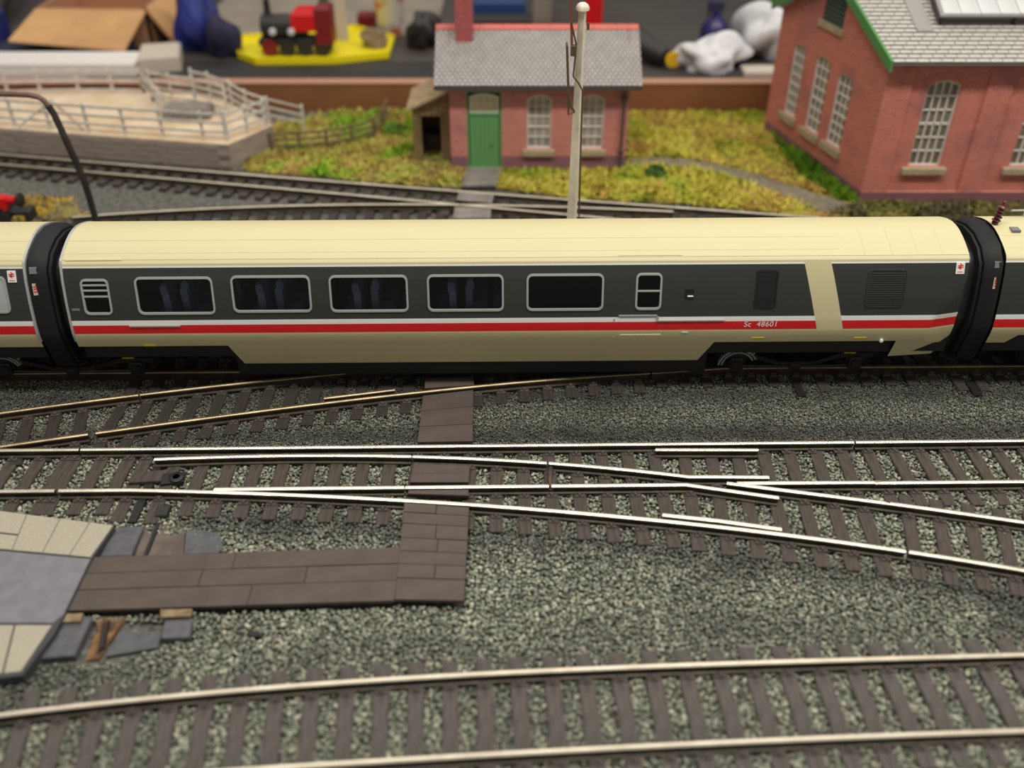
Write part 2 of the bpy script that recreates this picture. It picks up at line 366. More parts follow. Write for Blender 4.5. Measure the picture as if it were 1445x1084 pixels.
# shared sleeper and rail chair meshes
def sleeper_mesh(L, key, w=.165):
    b = MB(); b.bbox((-w, -L/2, 0), (w, L/2, .15), .015); return mesh('sleeper', b, M[key])
SLM = {}
def sleeper(parent, x0, y0, x1, y1, key='sleeper', w=.165, z=.11):
    L = math.hypot(x1-x0, y1-y0); k = (round(L, 1), key, w)
    if k not in SLM: SLM[k] = sleeper_mesh(k[0], key, w)
    r = math.atan2(y1-y0, x1-x0) - math.pi/2
    j = random.uniform(-.012, .012)
    return inst('sleeper', SLM[k], TR((x0+x1)/2, (y0+y1)/2, z + random.uniform(-.006, .006), r + j), parent)
b = MB()
for s in (-1, 1):
    b.bbox((-.12, s*.07 - (.0 if s > 0 else .15), 0), (.12, s*.07 + (.15 if s > 0 else .0), .045), .012)
    b.bbox((-.075, s*.085 - (0 if s > 0 else .06), .03), (.075, s*.085 + (.06 if s > 0 else 0), .1), .012)
    b.lathe([(.042, .04), (.042, .085), (.02, .1)], (0, s*.17, 0), 6)
b.box((-.11, -.2, -.01), (.11, .2, .012)); CHM = mesh('rail_chair', b, M['chair'])
def chair(sl, x, y, rot=0): inst('rail_chair', CHM, TR(x, y, .255, rot), sl)

# ---- front curved track (bottom of the picture)
fA = fit([(0,1008),(173,989),(346,970.6),(500,962),(626,952),(945,940),(1187,928.6),(1445,923)], 3)
nA = fit([(353,1084),(500,1077),(664,1064),(945,1051.5),(1222,1037),(1445,1030.6)], 2)
T = thing('curved_track', (0, 11.4, .11), 'nearest length of curved track, shiny rails on dull grey brown sleepers', 'railway track', 'tracks laid on the layout')
rail(T, curve(fA, -12.5, 13.5)); rail(T, curve(nA, -11, 13))
x = -12.6
while x < 13.2:
    ya, yb = float(fA(x)), float(nA(x)); sl_ = float(fA.deriv()(x)); nx_, ny_ = -sl_, 1; k = 1/math.hypot(nx_, ny_); nx_ *= k; ny_ *= k
    cx, cy = x, (ya+yb)/2; L = 1.48
    s = sleeper(T, cx - nx_*L, cy - ny_*L, cx + nx_*L, cy + ny_*L, 'sleeper_grey', .17)
    g = (ya-yb)/2
    chair(s, cx + nx_*g, cy + ny_*g, math.atan(sl_)); chair(s, cx - nx_*g, cy - ny_*g, math.atan(sl_))
    x += .71
# ---- middle: straight through track with a right-hand turnout
bk = lambda x: 19.77 + .0150*x
fr = lambda x: 18.10 + .0143*x
_sp = np.array([P(x, y)[:2] for x, y in [(297,697),(480,700),(660,709),(812,722),(980,740),(1280,778),(1445,803)]]); _st = _sp[:, 0] + 9.9
_sc = np.linalg.lstsq(np.stack([_st, _st**2, _st**3], 1), fr(_sp[:, 0]) - _sp[:, 1], rcond=None)[0]
def stk(x):
    t = np.maximum(np.asarray(x, float) + 9.9, 0); return fr(np.asarray(x, float)) - (_sc[0]*t + _sc[1]*t**2 + _sc[2]*t**3)
T = thing('turnout', (0, 18.5, .11), 'long right-hand turnout across the middle with bright rails and a crossing nose', 'railway track', 'tracks laid on the layout')
rail(T, curve(bk, -11.75, 9.40))
rail(T, [(x, float(stk(x))) for x in np.linspace(-11.7, 9.42, 70)])
def blend(pts, n=30):
    a = np.array([P(*p)[:2] if len(p) == 2 else p for p in pts]); xs = np.linspace(a[0, 0], a[-1, 0], n)
    return a, xs
RD = np.poly1d(np.polyfit(*np.array([P(*p)[:2] for p in [(218,646.7),(400,643.4),(580,641.2),(771,653.4),(980,672.5)]]).T, 3))
rail(T, curve(RD, -9.62, -2.72), label='movable blade of the turnout'); rail(T, curve(RD, -2.68, .92))
xe = P(972, 671.5).x
wing = curve(RD, .99, xe, 8) + [tuple(P(1010, 671.8)[:2]), tuple(P(1085, 672.4)[:2])]
rail(T, wing)
rail(T, curve(fr, -7.7, -2.80), label='movable blade of the turnout'); rail(T, curve(fr, -2.76, .95))
xe2 = P(950, 682).x
rail(T, curve(fr, 1.03, xe2, 6) + [tuple(P(968, 683)[:2]), tuple(P(1099, 701.5)[:2])])
V0 = P(1026, 680.8); V1 = P(1256, 709.6); V2 = P(1243, 679.7)
rail(T, [V0[:2], V1[:2]], name='crossing_nose'); rail(T, [P(1040, 680.8)[:2], V2[:2]], name='crossing_nose')
rail(T, [P(925, 633.5)[:2], P(1070, 633.8)[:2]], name='check_rail')
rail(T, [P(935, 725.5)[:2], P(1015, 734)[:2], P(1103, 746)[:2]], name='check_rail')
xs_t = list(np.arange(-11.9, -10.2, .72)) + [-9.98, -9.12]
xk = -8.35
while xk < 9.3: xs_t.append(xk); xk += .722
for x in xs_t:
    if -2.9 < x < -1.2: pass
    lo = min(fr(x), float(stk(x)) if x > -9.4 else fr(x)); tie = x in (-9.98, -9.12)
    y0 = lo - (.95 if tie else .68); y1 = bk(x) + .2
    if -2.9 < x < -1.15 and False: continue
    a = math.atan(.0143) + (-.06 if x > 4 else 0)
    s = sleeper(T, x + (y1-y0)*math.sin(a)*.5*(1), y0, x - (y1-y0)*math.sin(a)*.5, y1, 'sleeper', .17)
    ys = [bk(x), fr(x)]
    if x > -8.2:
        if x < 9.4: ys.append(float(stk(x)))
        if -9 < x < 4.9: ys.append(float(RD(x)))
        if x > 5.6: ys.append(float(V0.y + (V1.y-V0.y)*(x-V0.x)/(V1.x-V0.x)))
    done = []
    for y in sorted(ys):
        if any(abs(y-d) < .3 for d in done) or (x < -2.8 and y in (float(RD(x)),)): continue
        done.append(y); chair(s, x, y, .0143)
# tie bar with its black plate and ring
q = MB(); q.box((-9.66, 16.98, .2), (-9.45, 19.6, .285)); part('tie_bar', q, M['blackmatt'], T)
q = MB(); c = P(238, 676, .33); q.prism([P(228,668,.33)[:2], P(262,666,.33)[:2], P(259,680,.33)[:2], P(226,684,.33)[:2]], .25, .33, bev=.015)
c = P(249, 674, .33); q.lathe([(.19, .3), (.2, .36), (.17, .375), (.1, .375), (.1, .33)], (c.x, c.y, 0), 18)
part('blade_plate', q, M['black'], T, smooth=True)
q = MB(); q.prism([P(222,712,.3)[:2], P(243,712,.3)[:2], P(236,728,.3)[:2], P(217,729,.3)[:2]], .16, .3, bev=.04); part('tie_bar_end', q, M['black'], T)
q = MB(); q.prism([P(192,671,.36)[:2], P(230,666,.36)[:2], P(226,678,.36)[:2], P(180,681,.36)[:2]], .26, .35, bev=.02); q.prism([P(205,662,.4)[:2], P(238,659,.4)[:2], P(232,672,.4)[:2], P(198,672,.4)[:2]], .26, .32, bev=.02)
part('spring_cover', q, M['sleeper'], T)
q = MB(); c = P(777, 668, .4); q.tube([(c.x, c.y-.55, .33), (c.x-.03, c.y-.2, .36), (c.x, c.y+.1, .37), (c.x+.02, c.y+.42, .38)], [.05, .045, .06, .05], 8); q.lathe([(.09, .27), (.12, .36), (.06, .44)], (c.x+.02, c.y-.52, 0), 8)
part('bonding_wire', q, mat('bond_brown', srgb(108, 82, 58), .6, col2=srgb(50, 44, 40), scale=5), T, smooth=True)
# ---- plain track to the left and right of it
def plain(label, y0f, y1f, x0, x1, far=None, side='rail_side', key='sleeper', pitch=.72, ext=.66, name='straight_track', group='tracks laid on the layout', chairs=True, rails=(1, 1), phase=.3, stf=None):
    T = thing(name, ((x0+x1)/2, float(y0f((x0+x1)/2)), .11), label, 'railway track', group)
    if rails[0]: rail(T, curve(y0f, x0, x1), side)
    if rails[1]: rail(T, curve(y1f, x0, x1), side)
    x = x0 + phase
    while x < x1 - .1:
        a, b_ = float(y0f(x)), float(y1f(x)); e = .02; sl = (float(y0f(x+e)) - float(y0f(x-e)))/(2*e); k = 1/math.hypot(1, sl); n_ = (-sl*k, k)
        cx, cy = x, (a+b_)/2; g = (b_-a)/2*k; L = abs(g) + ext
        L2 = abs(g) + (far if far is not None else ext); s = sleeper(T, cx - n_[0]*L, cy - n_[1]*L, cx + n_[0]*L2, cy + n_[1]*L2, key)
        if chairs:
            chair(s, cx - n_[0]*g, cy - n_[1]*g, math.atan(sl)); chair(s, cx + n_[0]*g, cy + n_[1]*g, math.atan(sl))
        x += pitch
    return T
plain('short plain track left of the long turnout, running off the picture', fr, bk, -23.92, -11.8, phase=.25, far=.2)
plain('straight track leaving the long turnout on the right, next to the train', fr, bk, 9.46, 22, phase=.35, far=.2)
vd = lambda x: V1.y + (x - V1.x)*(-.204) - .004*(x-V1.x)**2
plain('track branching away from the turnout towards the lower right corner', lambda x: float(stk(x)), vd, 9.5, 16.5, phase=.4)
# ---- crossover turnout beside and under the train
CT = lambda x: 24.25 + .0132*x                                     # centre line of the train's track
cf = fit([(0,581),(152,564),(294,543.5),(415,531),(500,525)], 2)
cn = fit([(0,629),(131,610),(287,591),(500,562),(599,551.5),(668,543.5),(826,532.5),(980,521.4)], 3)
T = thing('crossover_turnout', (-5, 22.5, .11), 'dark turnout diverging from under the train to the left edge', 'railway track', 'tracks laid on the layout')
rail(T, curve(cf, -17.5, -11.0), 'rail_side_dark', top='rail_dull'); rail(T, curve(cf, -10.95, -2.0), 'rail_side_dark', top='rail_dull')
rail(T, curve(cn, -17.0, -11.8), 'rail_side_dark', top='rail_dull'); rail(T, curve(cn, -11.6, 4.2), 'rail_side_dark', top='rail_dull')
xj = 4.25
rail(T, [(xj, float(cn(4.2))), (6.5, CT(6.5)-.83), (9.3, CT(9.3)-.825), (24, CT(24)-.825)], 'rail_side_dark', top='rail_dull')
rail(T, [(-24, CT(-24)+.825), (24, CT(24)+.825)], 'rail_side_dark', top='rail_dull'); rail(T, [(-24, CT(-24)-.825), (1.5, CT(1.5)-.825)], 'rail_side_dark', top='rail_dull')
rail(T, [P(457,561,.5)[:2], P(557,549,.5)[:2]], 'rail_side_dark', top='rail_dull', name='check_rail')
x = -17.4
while x < -12:
    sl = float(cf.deriv()(x)); k = 1/math.hypot(1, sl); n_ = (-sl*k, k); cy = (float(cf(x)) + float(cn(x)))/2; L = 1.45
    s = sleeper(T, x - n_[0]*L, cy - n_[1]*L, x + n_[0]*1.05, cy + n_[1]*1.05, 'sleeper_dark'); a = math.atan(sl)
    for e in (.79, -.79): chair(s, x + n_[0]*e, cy + n_[1]*e, a)
    x += .72
x = -11.45; k = 0
while x < 17.5:
    y0 = (float(cn(x)) if x < 4.5 else CT(x) - .825) - .66
    if abs(x-8.6) < .36 or abs(x-9.4) < .36 or abs(x-13.9) < .36 or abs(x-14.6) < .36: y0 -= .3
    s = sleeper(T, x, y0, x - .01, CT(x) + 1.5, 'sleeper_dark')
    ys = [float(cn(x)) if x < 4.5 else CT(x)-.825]
    if x < -3: ys.append(float(cf(x)))
    for y in ys: chair(s, x, y, .05)
    x += .695
for px, py in ((1128, 548), (1375, 547)):
    c = P(px, py, .3); q = MB(); q.box((c.x-.12, c.y-.35, .16), (c.x+.12, c.y+.4, .27)); part('tie_bar', q, M['blackmatt'], T)

# ================================================================ BOARD WALKWAYS ACROSS THE TRACKS
def quad_boards(name, label, px4, z, rows, th=.12, key='board', group='boarded crossings between the rails', cat='boardwalk', zs=None):
    """px4: corners TL, TR, BR, BL of the top. rows: [(v0, v1, [u splits])]; every plank is a piece of its own over a dark base."""
    q4 = [P(x, y, z) for x, y in px4]
    def at(u, v): return (q4[0]*(1-u) + q4[1]*u)*(1-v) + (q4[3]*(1-u) + q4[2]*u)*v
    c = at(.5, .5); T = thing(name, (c.x, c.y, z-th), label, cat, group)
    q = MB(); q.prism([at(.01, .01)[:2], at(.99, .01)[:2], at(.99, .99)[:2], at(.01, .99)[:2]], z-th, z-.025); part('base_board', q, M['boarddark'], T)
    ext = (q4[3]-q4[0]).length; exu = (q4[1]-q4[0]).length; gv, gu = .009/ext, .009/exu
    for v0, v1, us in rows:
        us = [0] + us + [1]
        for a, b_ in zip(us[:-1], us[1:]):
            j = random.uniform(-.006, .006)
            q = MB(); q.prism([at(a+(gu if a else 0), v0+gv)[:2], at(b_-(gu if b_ < 1 else 0), v0+gv)[:2], at(b_-(gu if b_ < 1 else 0), v1-gv)[:2], at(a+(gu if a else 0), v1-gv)[:2]], z-.09, z+j, bev=.006)
            part('plank', q, M[key], T)
    return T
quad_boards('boarded_crossing', 'brown board on the far side of the dark rail, touching the train shadow', [(600,533),(668,531),(669,543),(599,548)], .44, [(0, 1, [])])
quad_boards('boarded_crossing', 'broad brown ramp board lying on dark ballast between the train and the bright rails', [(597,558),(668,550),(667,623),(589,624)], .40, [(0,.34,[]),(.34,.68,[]),(.68,1,[])])
quad_boards('boarded_crossing', 'brown board filling the gap between the bright turnout rails', [(584,654),(663,657),(661,681),(578,681)], .44, [(0,.5,[]),(.5,1,[])])
quad_boards('boarded_crossing', 'narrowest brown board strip, between stock rail and blade', [(577,691),(661,688),(661,700),(575,697)], .43, [(0,1,[])])
quad_boards('boarded_crossing', 'large upright brown boarded panel of seven plank rows', [(571,706),(662,712),(655,848),(557,846)], .44, [(0,.13,[.5]),(.13,.25,[]),(.25,.4,[.52]),(.4,.535,[.56]),(.535,.665,[]),(.665,.8,[.55]),(.8,1,[])])
quad_boards('barrow_crossing', 'long brown boarded crossing leading to the platform end', [(126,786),(566,772),(556,848),(91,862)], .42, [(0,.32,[.47]),(.32,.63,[.38,.71]),(.63,1,[.55])])

# ================================================================ PLATFORM END AND LOOSE CARD PIECES (left)
T = thing('platform_end', (-7.5, 13.3, .1), 'low platform end with beige slabs and a grey middle panel', 'platform')
q = MB(); ZP = .5
q.prism([P(x, y, ZP)[:2] for x, y in ((-190,699),(0,722),(161,742),(129,788),(89,869),(76,893),(31,952),(0,956),(-190,958))], .1, ZP-.03); part('platform_base', q, M['slabedge'], T)
def slab(name, pxs, z0, z1, key, bev=.012, parent=T): q = MB(); q.prism([P(x, y, z1)[:2] for x, y in pxs], z0, z1, bev=bev); part(name, q, M[key], parent)
def lerp(a, b, t): return (a[0]*(1-t)+b[0]*t, a[1]*(1-t)+b[1]*t)
top0, top1, bot0, bot1 = (-190, 697), (160, 741), (-190, 757), (128, 786)
us = [0, .13, .26, .39, .51, .65, .785, .905, 1]
for a, b_ in zip(us[:-1], us[1:]):
    g = .0015
    A, B_, C_, D = lerp(top0, top1, a+g), lerp(top0, top1, b_-g), lerp(bot0, bot1, b_-g), lerp(bot0, bot1, a+g)
    if .45 < a < .6 or a == .26:
        slab('paving_slab', [A, B_, lerp(B_, C_, .56), lerp(A, D, .56)], ZP-.06, ZP, 'slabbeige'); slab('paving_slab', [lerp(A, D, .6), lerp(B_, C_, .6), C_, D], ZP-.06, ZP, 'slabbeige')
    else: slab('paving_slab', [A, B_, C_, D], ZP-.06, ZP, 'slabbeige')
slab('grey_panel', [(-190,760),(127,789),(89,867),(74,879),(-190,879)], ZP-.06, ZP-.015, 'slabgrey')
for pxs in ([(-190,882),(-60,882),(-80,951),(-190,953)], [(-57,882),(19,882),(2,950),(-77,951)], [(22,882),(73,882),(29,947),(5,950)]): slab('paving_slab', pxs, ZP-.06, ZP, 'slabbeige')
def lone(name, label, cat, pxs, z0, z1, key, bev=.02, group=None):
    q = MB(); q.prism([P(x, y, z1)[:2] for x, y in pxs], z0, z1, bev=bev); return part(name, q, M[key], label=label, cat=cat, group=group)
lone('card_block', 'dark grey card block between the platform end and the tie bar rod', 'card block', [(163,744),(203,742),(185,784),(141,785)], .1, .32, 'slate_block')
lone('card_block', 'thin grey card sheet with ragged edge next to pale ballast', 'card block', [(262,748),(284,747),(306,751),(316,772),(306,781),(259,782)], .1, .24, 'slate_block')
lone('card_block', 'dark grey card block below the barrow crossing, touching the platform edge', 'card block', [(83,879),(131,870),(105,925),(55,929)], .1, .32, 'slate_block')
lone('card_block', 'small grey card block under a cork strip, below the barrow crossing', 'card block', [(232,875),(271,873),(268,900),(227,901)], .1, .34, 'slate_block')
lone('card_sheet', 'flat grey card sheet beside the orange brown trench', 'card block', [(167,893),(230,891),(222,914),(150,926)], .1, .2, 'slate_block', .01)
lone('cork_strip', 'tan cork strip on the card block nearest the platform', 'cork strip', [(87,866),(117,865),(114,877),(85,878)], .32, .40, 'cork', .008)
lone('cork_strip', 'tan cork strip on the small card block right of the trench', 'cork strip', [(226,860),(271,859),(269,870),(226,871)], .34, .41, 'cork', .008)
lone('cork_sheet', 'bare brown base sheet around the tie bar rod', 'base sheet', [(204,735),(262,744),(259,783),(190,785)], .1, .185, 'earth', .01)
lone('cork_sheet', 'crumbled orange brown trench edge below the barrow crossing', 'base sheet', [(133,871),(182,868),(168,884),(150,912),(139,930),(121,931),(128,905),(138,890)], .1, .2, 'rust', .03)
lone('operating_rod', 'dark slim rod running from the tie bar towards the barrow crossing', 'rod', [(221,737),(226,737),(207,784),(202,784)], .19, .25, 'blackmatt', .01)
lone('operating_rod', 'dark rod lying in the orange brown trench', 'rod', [(144,880),(154,874),(146,912),(138,918)], .2, .3, 'boarddark', .02)
lone('slate_chip', 'flat black chip lying alone on the pale ballast below the barrow crossing', 'chip', [(347,894),(360,889),(374,893),(368,898),(352,898)], .2, .27, 'blackmatt', .02)

# ================================================================ BALLAST (loose stones, nobody could count them)
def ico():
    bm = bmesh.new(); bmesh.ops.create_icosphere(bm, subdivisions=1, radius=1); bm.verts.ensure_lookup_table()
    v = np.array([q.co[:] for q in bm.verts]); f = np.array([[q.index for q in t.verts] for t in bm.faces]); bm.free(); return v, f
IV, IF = ico()
def vnoise(x, y, s, seed):
    r = np.random.default_rng(seed); g = r.random((128, 128)); u, v = x/s+40, y/s+40; i, j = np.floor(u).astype(int), np.floor(v).astype(int); a, b = u-i, v-j
    a = a*a*(3-2*a); b = b*b*(3-2*b); G = lambda p, q: g[p % 128, q % 128]
    return (G(i,j)*(1-a)+G(i+1,j)*a)*(1-b) + (G(i,j+1)*(1-a)+G(i+1,j+1)*a)*b
def inpoly(x, y, poly):
    c = np.zeros(len(x), bool); n = len(poly)
    for i in range(n):
        x0, y0 = poly[i]; x1, y1 = poly[(i+1) % n]
        if y0 == y1: continue
        m = ((y0 > y) != (y1 > y)) & (x < (x1-x0)*(y-y0)/(y1-y0)+x0); c ^= m
    return c
def scatter_mesh(name, V, F, tint, m, **k):
    me = bpy.data.meshes.new(name); me.vertices.add(len(V)); me.vertices.foreach_set('co', V.ravel().astype(np.float32))
    nf, w = F.shape; me.loops.add(nf*w); me.loops.foreach_set('vertex_index', F.ravel().astype(np.int32))
    me.polygons.add(nf); me.polygons.foreach_set('loop_start', np.arange(0, nf*w, w, dtype=np.int32))
    try: me.polygons.foreach_set('loop_total', np.full(nf, w, dtype=np.int32))
    except Exception: pass
    me.update(calc_edges=True); at = me.attributes.new('tint', 'FLOAT_COLOR', 'POINT'); at.data.foreach_set('color', tint.ravel().astype(np.float32))
    me.materials.append(m); o = bpy.data.objects.new(name, me); place(o, Matrix.Identity(4)); return meta(o, **k)
PAL = np.array([srgb(142, 146, 130), srgb(126, 130, 116), srgb(162, 164, 146), srgb(106, 110, 99), srgb(186, 184, 164), srgb(88, 91, 84), srgb(150, 141, 120)])[:, :3]
PW = np.array([.27, .25, .15, .15, .07, .08, .03])
slabs = [[tuple(P(x, y, .42)[:2]) for x, y in q] for q in ([(597,534),(668,531),(667,624),(589,624)], [(571,706),(662,712),(655,848),(557,846)], [(126,786),(566,772),(556,848),(91,862)],
    [(-190,699),(0,722),(161,742),(129,788),(89,869),(76,893),(31,952),(-190,958)], [(163,744),(262,744),(316,772),(306,781),(141,785)], [(84,868),(233,868),(228,904),(150,926),(55,929)])]
def stones(y0, y1, sp, rad, zb, name, label, dens=1.0):
    gx = np.arange(-19, 19, sp); gy = np.arange(y0, y1, sp); X, Y = np.meshgrid(gx, gy); X = X.ravel() + rng.uniform(-.5, .5, X.size)*sp; Y = Y.ravel() + rng.uniform(-.5, .5, Y.size)*sp
    t = (H-.2)/(0*Y+1); hw = (722.5/FPX)*(Y*C + (H-.2)*S)*1.07 + 1.0       # only as far as the view reaches
    k = np.abs(X) < hw
    for s in slabs: k &= ~inpoly(X, Y, s)
    X, Y = X[k], Y[k]; n = len(X)
    r = rad*rng.uniform(.6, 1.25, n); Z = zb + rng.uniform(-.03, .035, n) + .03*(vnoise(X, Y, 1.3, 3)-.5)
    # stones between the rails and under the sleepers sit a little lower
    for lo, hi in ((nA, fA),):
        inn = (Y > lo(X)) & (Y < hi(X)); Z[inn] -= .02
    inn = (Y > 18.1+.0143*X) & (Y < 19.77+.015*X); Z[inn] -= .02
    idx = rng.choice(len(PAL), n, p=PW); tint = PAL[idx]*rng.uniform(.9, 1.12, (n, 1))
    # sooty sprayed patches along the tracks, and a darker band before the train
    d = vnoise(X, Y, 2.4, 11)*.6 + vnoise(X, Y, .8, 12)*.4
    soot_dark = np.clip((d-.5)*3, 0, 1)*.35
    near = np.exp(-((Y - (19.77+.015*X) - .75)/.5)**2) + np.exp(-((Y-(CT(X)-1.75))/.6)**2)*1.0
    st = np.where(X > -8.5, stk(np.clip(X, -9, 13)), 99); near += np.exp(-((Y-(st-.75))/.55)**2)*.9 + np.exp(-((Y-(fA(X)+1.0))/.6)**2)*.45*(vnoise(X, Y, 1.7, 5) > .35)
    soot_dark = np.clip(soot_dark + .72*near, 0, .85)[:, None]; dk = np.array(srgb(66, 66, 65)[:3])
    tint = tint*(1-soot_dark) + dk*soot_dark*rng.uniform(.7, 1.3, (n, 1))
    tint = np.where((Y[:, None] > 20.3), tint*.74, tint)  # stones from behind the middle track to the train darker throughout
    rot = rng.normal(size=(n, 3, 3)); Q, _ = np.linalg.qr(rot); sc = np.stack([r*rng.uniform(.8, 1.4, n), r*rng.uniform(.7, 1.1, n), r*rng.uniform(.5, .85, n)], 1)
    base = IV[None] * (1 + rng.uniform(-.22, .22, (n, len(IV), 1))) * sc[:, None, :]
    V = np.einsum('nij,nkj->nki', Q, base); V[:, :, 2] *= .75; V += np.stack([X, Y, Z], 1)[:, None, :]
    F = IF[None] + (np.arange(n)*len(IV))[:, None, None]
    col = np.ones((n, len(IV), 4)); col[:, :, :3] = tint[:, None, :]
    return scatter_mesh(name, V.reshape(-1, 3), F.reshape(-1, 3), col.reshape(-1, 4), M['stone'], label=label, cat='ballast', kind='stuff')
stones(9.3, 19.95, .078, .057, .18, 'ballast', 'grey green ballast stones around the nearer tracks')
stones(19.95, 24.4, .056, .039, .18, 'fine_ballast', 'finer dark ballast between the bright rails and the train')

# ================================================================ THE TRAIN
YAW = math.atan(.0132); TRM = Matrix.Translation((0, CT(0), .5)) @ Matrix.Rotation(YAW, 4, 'Z'); TRI = TRM.inverted()
SIDE = [(1.45, .6), (1.54, .85), (1.66, 1.3), (1.75, 1.7), (1.775, 1.9), (1.775, 2.0), (1.735, 2.3), (1.62, 2.9), (1.46, 3.5), (1.29, 3.93)]
ROOF = [(1.29, 3.93), (1.2, 4.02), (1.06, 4.09), (.85, 4.175), (.55, 4.275), (.25, 4.34), (0, 4.355)]
def dside(z):
    for (d0, z0), (d1, z1) in zip(SIDE[:-1], SIDE[1:]):
        if z <= z1: return d0 + (d1-d0)*(z-z0)/(z1-z0)
    for (d0, z0), (d1, z1) in zip(ROOF[:-1], ROOF[1:]):
        if z <= z1: return d0 + (d1-d0)*(z-z0)/(z1-z0)
    return 0
def face(px, py):               # (x, z) on the near side of the train
    u, y, d = ray(px, py); o = TRI @ Vector((0, 0, H)); r = (TRM.to_3x3().transposed() @ Vector((u, y, d)))
    lo, hi = (-o.y - 0)*-1/r.y*.0 + 20/r.y, -o.y/r.y
    for _ in range(60):
        m = (lo+hi)/2; p = o + r*m
        if p.z > 4.354 or -p.y > dside(p.z): lo = m
        else: hi = m
    p = o + r*hi; return p.x, p.z
ZC0 = face(540, 373.6)[1]; ZC1 = face(540, 376)[1]; ZW = face(540, 450)[1]; ZR = face(540, 456.8)[1]; ZB = face(540, 468.6)[1]
ZS = face(600, 511)[1]; ZU = face(220, 488.5)[1]
print('ZC', ZC0, ZC1, ZW, ZR, ZB, ZS, ZU)
XL = face(94, 430)[0]; XR = face(1358, 430)[0]
def coach(name, label, xa, xb, outline, wins, slash=None, taper=None, cat='railway coach'):
    """xa..xb along the track; outline = lower edge of the near side as (x, z); wins = openings."""
    cx = (xa+xb)/2; T = thing(name, TRM @ Vector((cx, 0, .0)), label, cat, 'coaches of the striped train', YAW); MW = TRM
    def tp(x, z=1.5):
        if not taper: return 0
        return -.2*max(0, min(1, (x-taper)/(xb-taper) - max(0, z-2.15)*1.0))
    def fm(x, z, d): return MW @ Vector((x, -(dside(z) + tp(x, z)) + d, z))
    outer = outline + [(xb, ROOF[0][1]), (xa, ROOF[0][1])]
    lines = [((xa-1, z), (xb+1, z)) for z in (ZC0, ZC1, ZW, ZR, ZB, 1.3, 1.7, 1.9, 2.3, 2.9, 3.5) if z < ROOF[0][1]-.005]
    if slash:
        for (a, b_) in slash: lines.append((a, b_))
    grid = [(x, z) for x in np.linspace(xa+.05, xb-.05, 70) for z in (3.2, 2.6, ZB-.05, 1.3)] + ([(x, z) for x in np.linspace(taper, xb-.03, 14) for z in np.linspace(1.0, 3.6, 18)] if taper else [])
    if taper:
        for xk in np.linspace(taper, xb-.04, 11): lines.append(((xk, 1.45), (xk, ROOF[0][1]-.01)))
    def paint(c):
        x, z = c
        if slash:
            e = [a[0] + (b_[0]-a[0])*(z-a[1])/(b_[1]-a[1]) for a, b_ in slash]
            if e[0] < x < e[1] and z < ZC0: return 0
        if z > ZC0: return 0
        if z > ZC1: return 2
        if z > ZW: return 1
        if z > ZR: return 2
        if z > ZB: return 3
        return 0
    holes = [w['loop'] for w in wins if not w.get('solid')]
    q = MB(); panel(q, outer, holes, fm, lines, mfun=paint, grid=[g for g in grid if outline[0][1] < g[1]])
    part('side', q, [M['cream'], M['band'], M['white'], M['red']], T, smooth=True)
    q = MB(); xs = list(np.linspace(xa, xb, 60)); pr = [(-d, z) for d, z in ROOF] + [(d, z) for d, z in ROOF[-2::-1]]
    pr += [(d, z) for d, z in SIDE[::-1]][1:]
    for x in xs: q.v += [tuple(MW @ Vector((x, y, z))) for i, (y, z) in enumerate(pr)]
    n = len(pr); q.f = [(i*n+k, i*n+k+1, (i+1)*n+k+1, (i+1)*n+k) for i in range(len(xs)-1) for k in range(n-1)]; q.m = [0]*len(q.f)
    part('roof', q, M['cream'], T, smooth=True)
    zf = 1.72
    q = MB()                                            # floor, inner wall and end walls close the body
    q.box((xa+.02, -1.52, 1.0), (xb-.02, 1.6, zf), 1, MW); q.box((xa+.03, 1.0, zf), (xb-.03, 1.05, 3.75), 0, MW)
    part('interior', q, [M['inner'], M['blackmatt']], T)
    for x in (xa, xb):
        q = MB(); o = [(-d-tp(x, z), z) for d, z in SIDE] + [(-d, z) for d, z in ROOF[1:]] + [(d, z) for d, z in ROOF[-2::-1]] + [(d, z) for d, z in SIDE[::-1]][1:]
        q.add([MW @ Vector((x + (.005 if x == xa else -.005), y*.995, z)) for y, z in o], [tuple(range(len(o)))]); part('end_wall', q, M['black'], T)
    for w in wins:
        l = w['loop']; q = MB(); wd = w.get('w', .055)
        inn = ring(q, l, wd, fm, -.028, .05); 
        wo = part(w.get('name', 'window'), q, M[w.get('frame', 'silver')], T, smooth=True, label=w.get('label'))
        q = MB(); dd = .02 if not w.get('solid') else -.012; panel(q, inn, [], lambda u, v, d: fm(u, v, dd), [((-99, z), (99, z)) for z in (1.75, 2.2, 2.5, 2.8, 3.1) if min(p[1] for p in inn) < z < max(p[1] for p in inn)] if False else [], grid=[(u, v) for u in np.linspace(min(p[0] for p in inn)+.03, max(p[0] for p in inn)-.03, 8) for v in np.linspace(min(p[1] for p in inn)+.06, max(p[1] for p in inn)-.06, 6)]); part('pane' if not w.get('solid') else 'panel', q, M[w.get('pane', 'glass')], wo)
        for zb in w.get('bars', ()):
            xs_ = [p[0] for p in l]; q = MB(); a, b_ = min(xs_)+.03, max(xs_)-.03
            q.add([fm(a, zb-.02, -.02), fm(b_, zb-.02, -.02), fm(b_, zb+.02, -.02), fm(a, zb+.02, -.02), fm(a, zb-.02, .01), fm(b_, zb-.02, .01), fm(b_, zb+.02, .01), fm(a, zb+.02, .01)], [(0,1,2,3),(0,4,5,1),(3,2,6,7)])
            part('bar', q, M['silver'], wo)
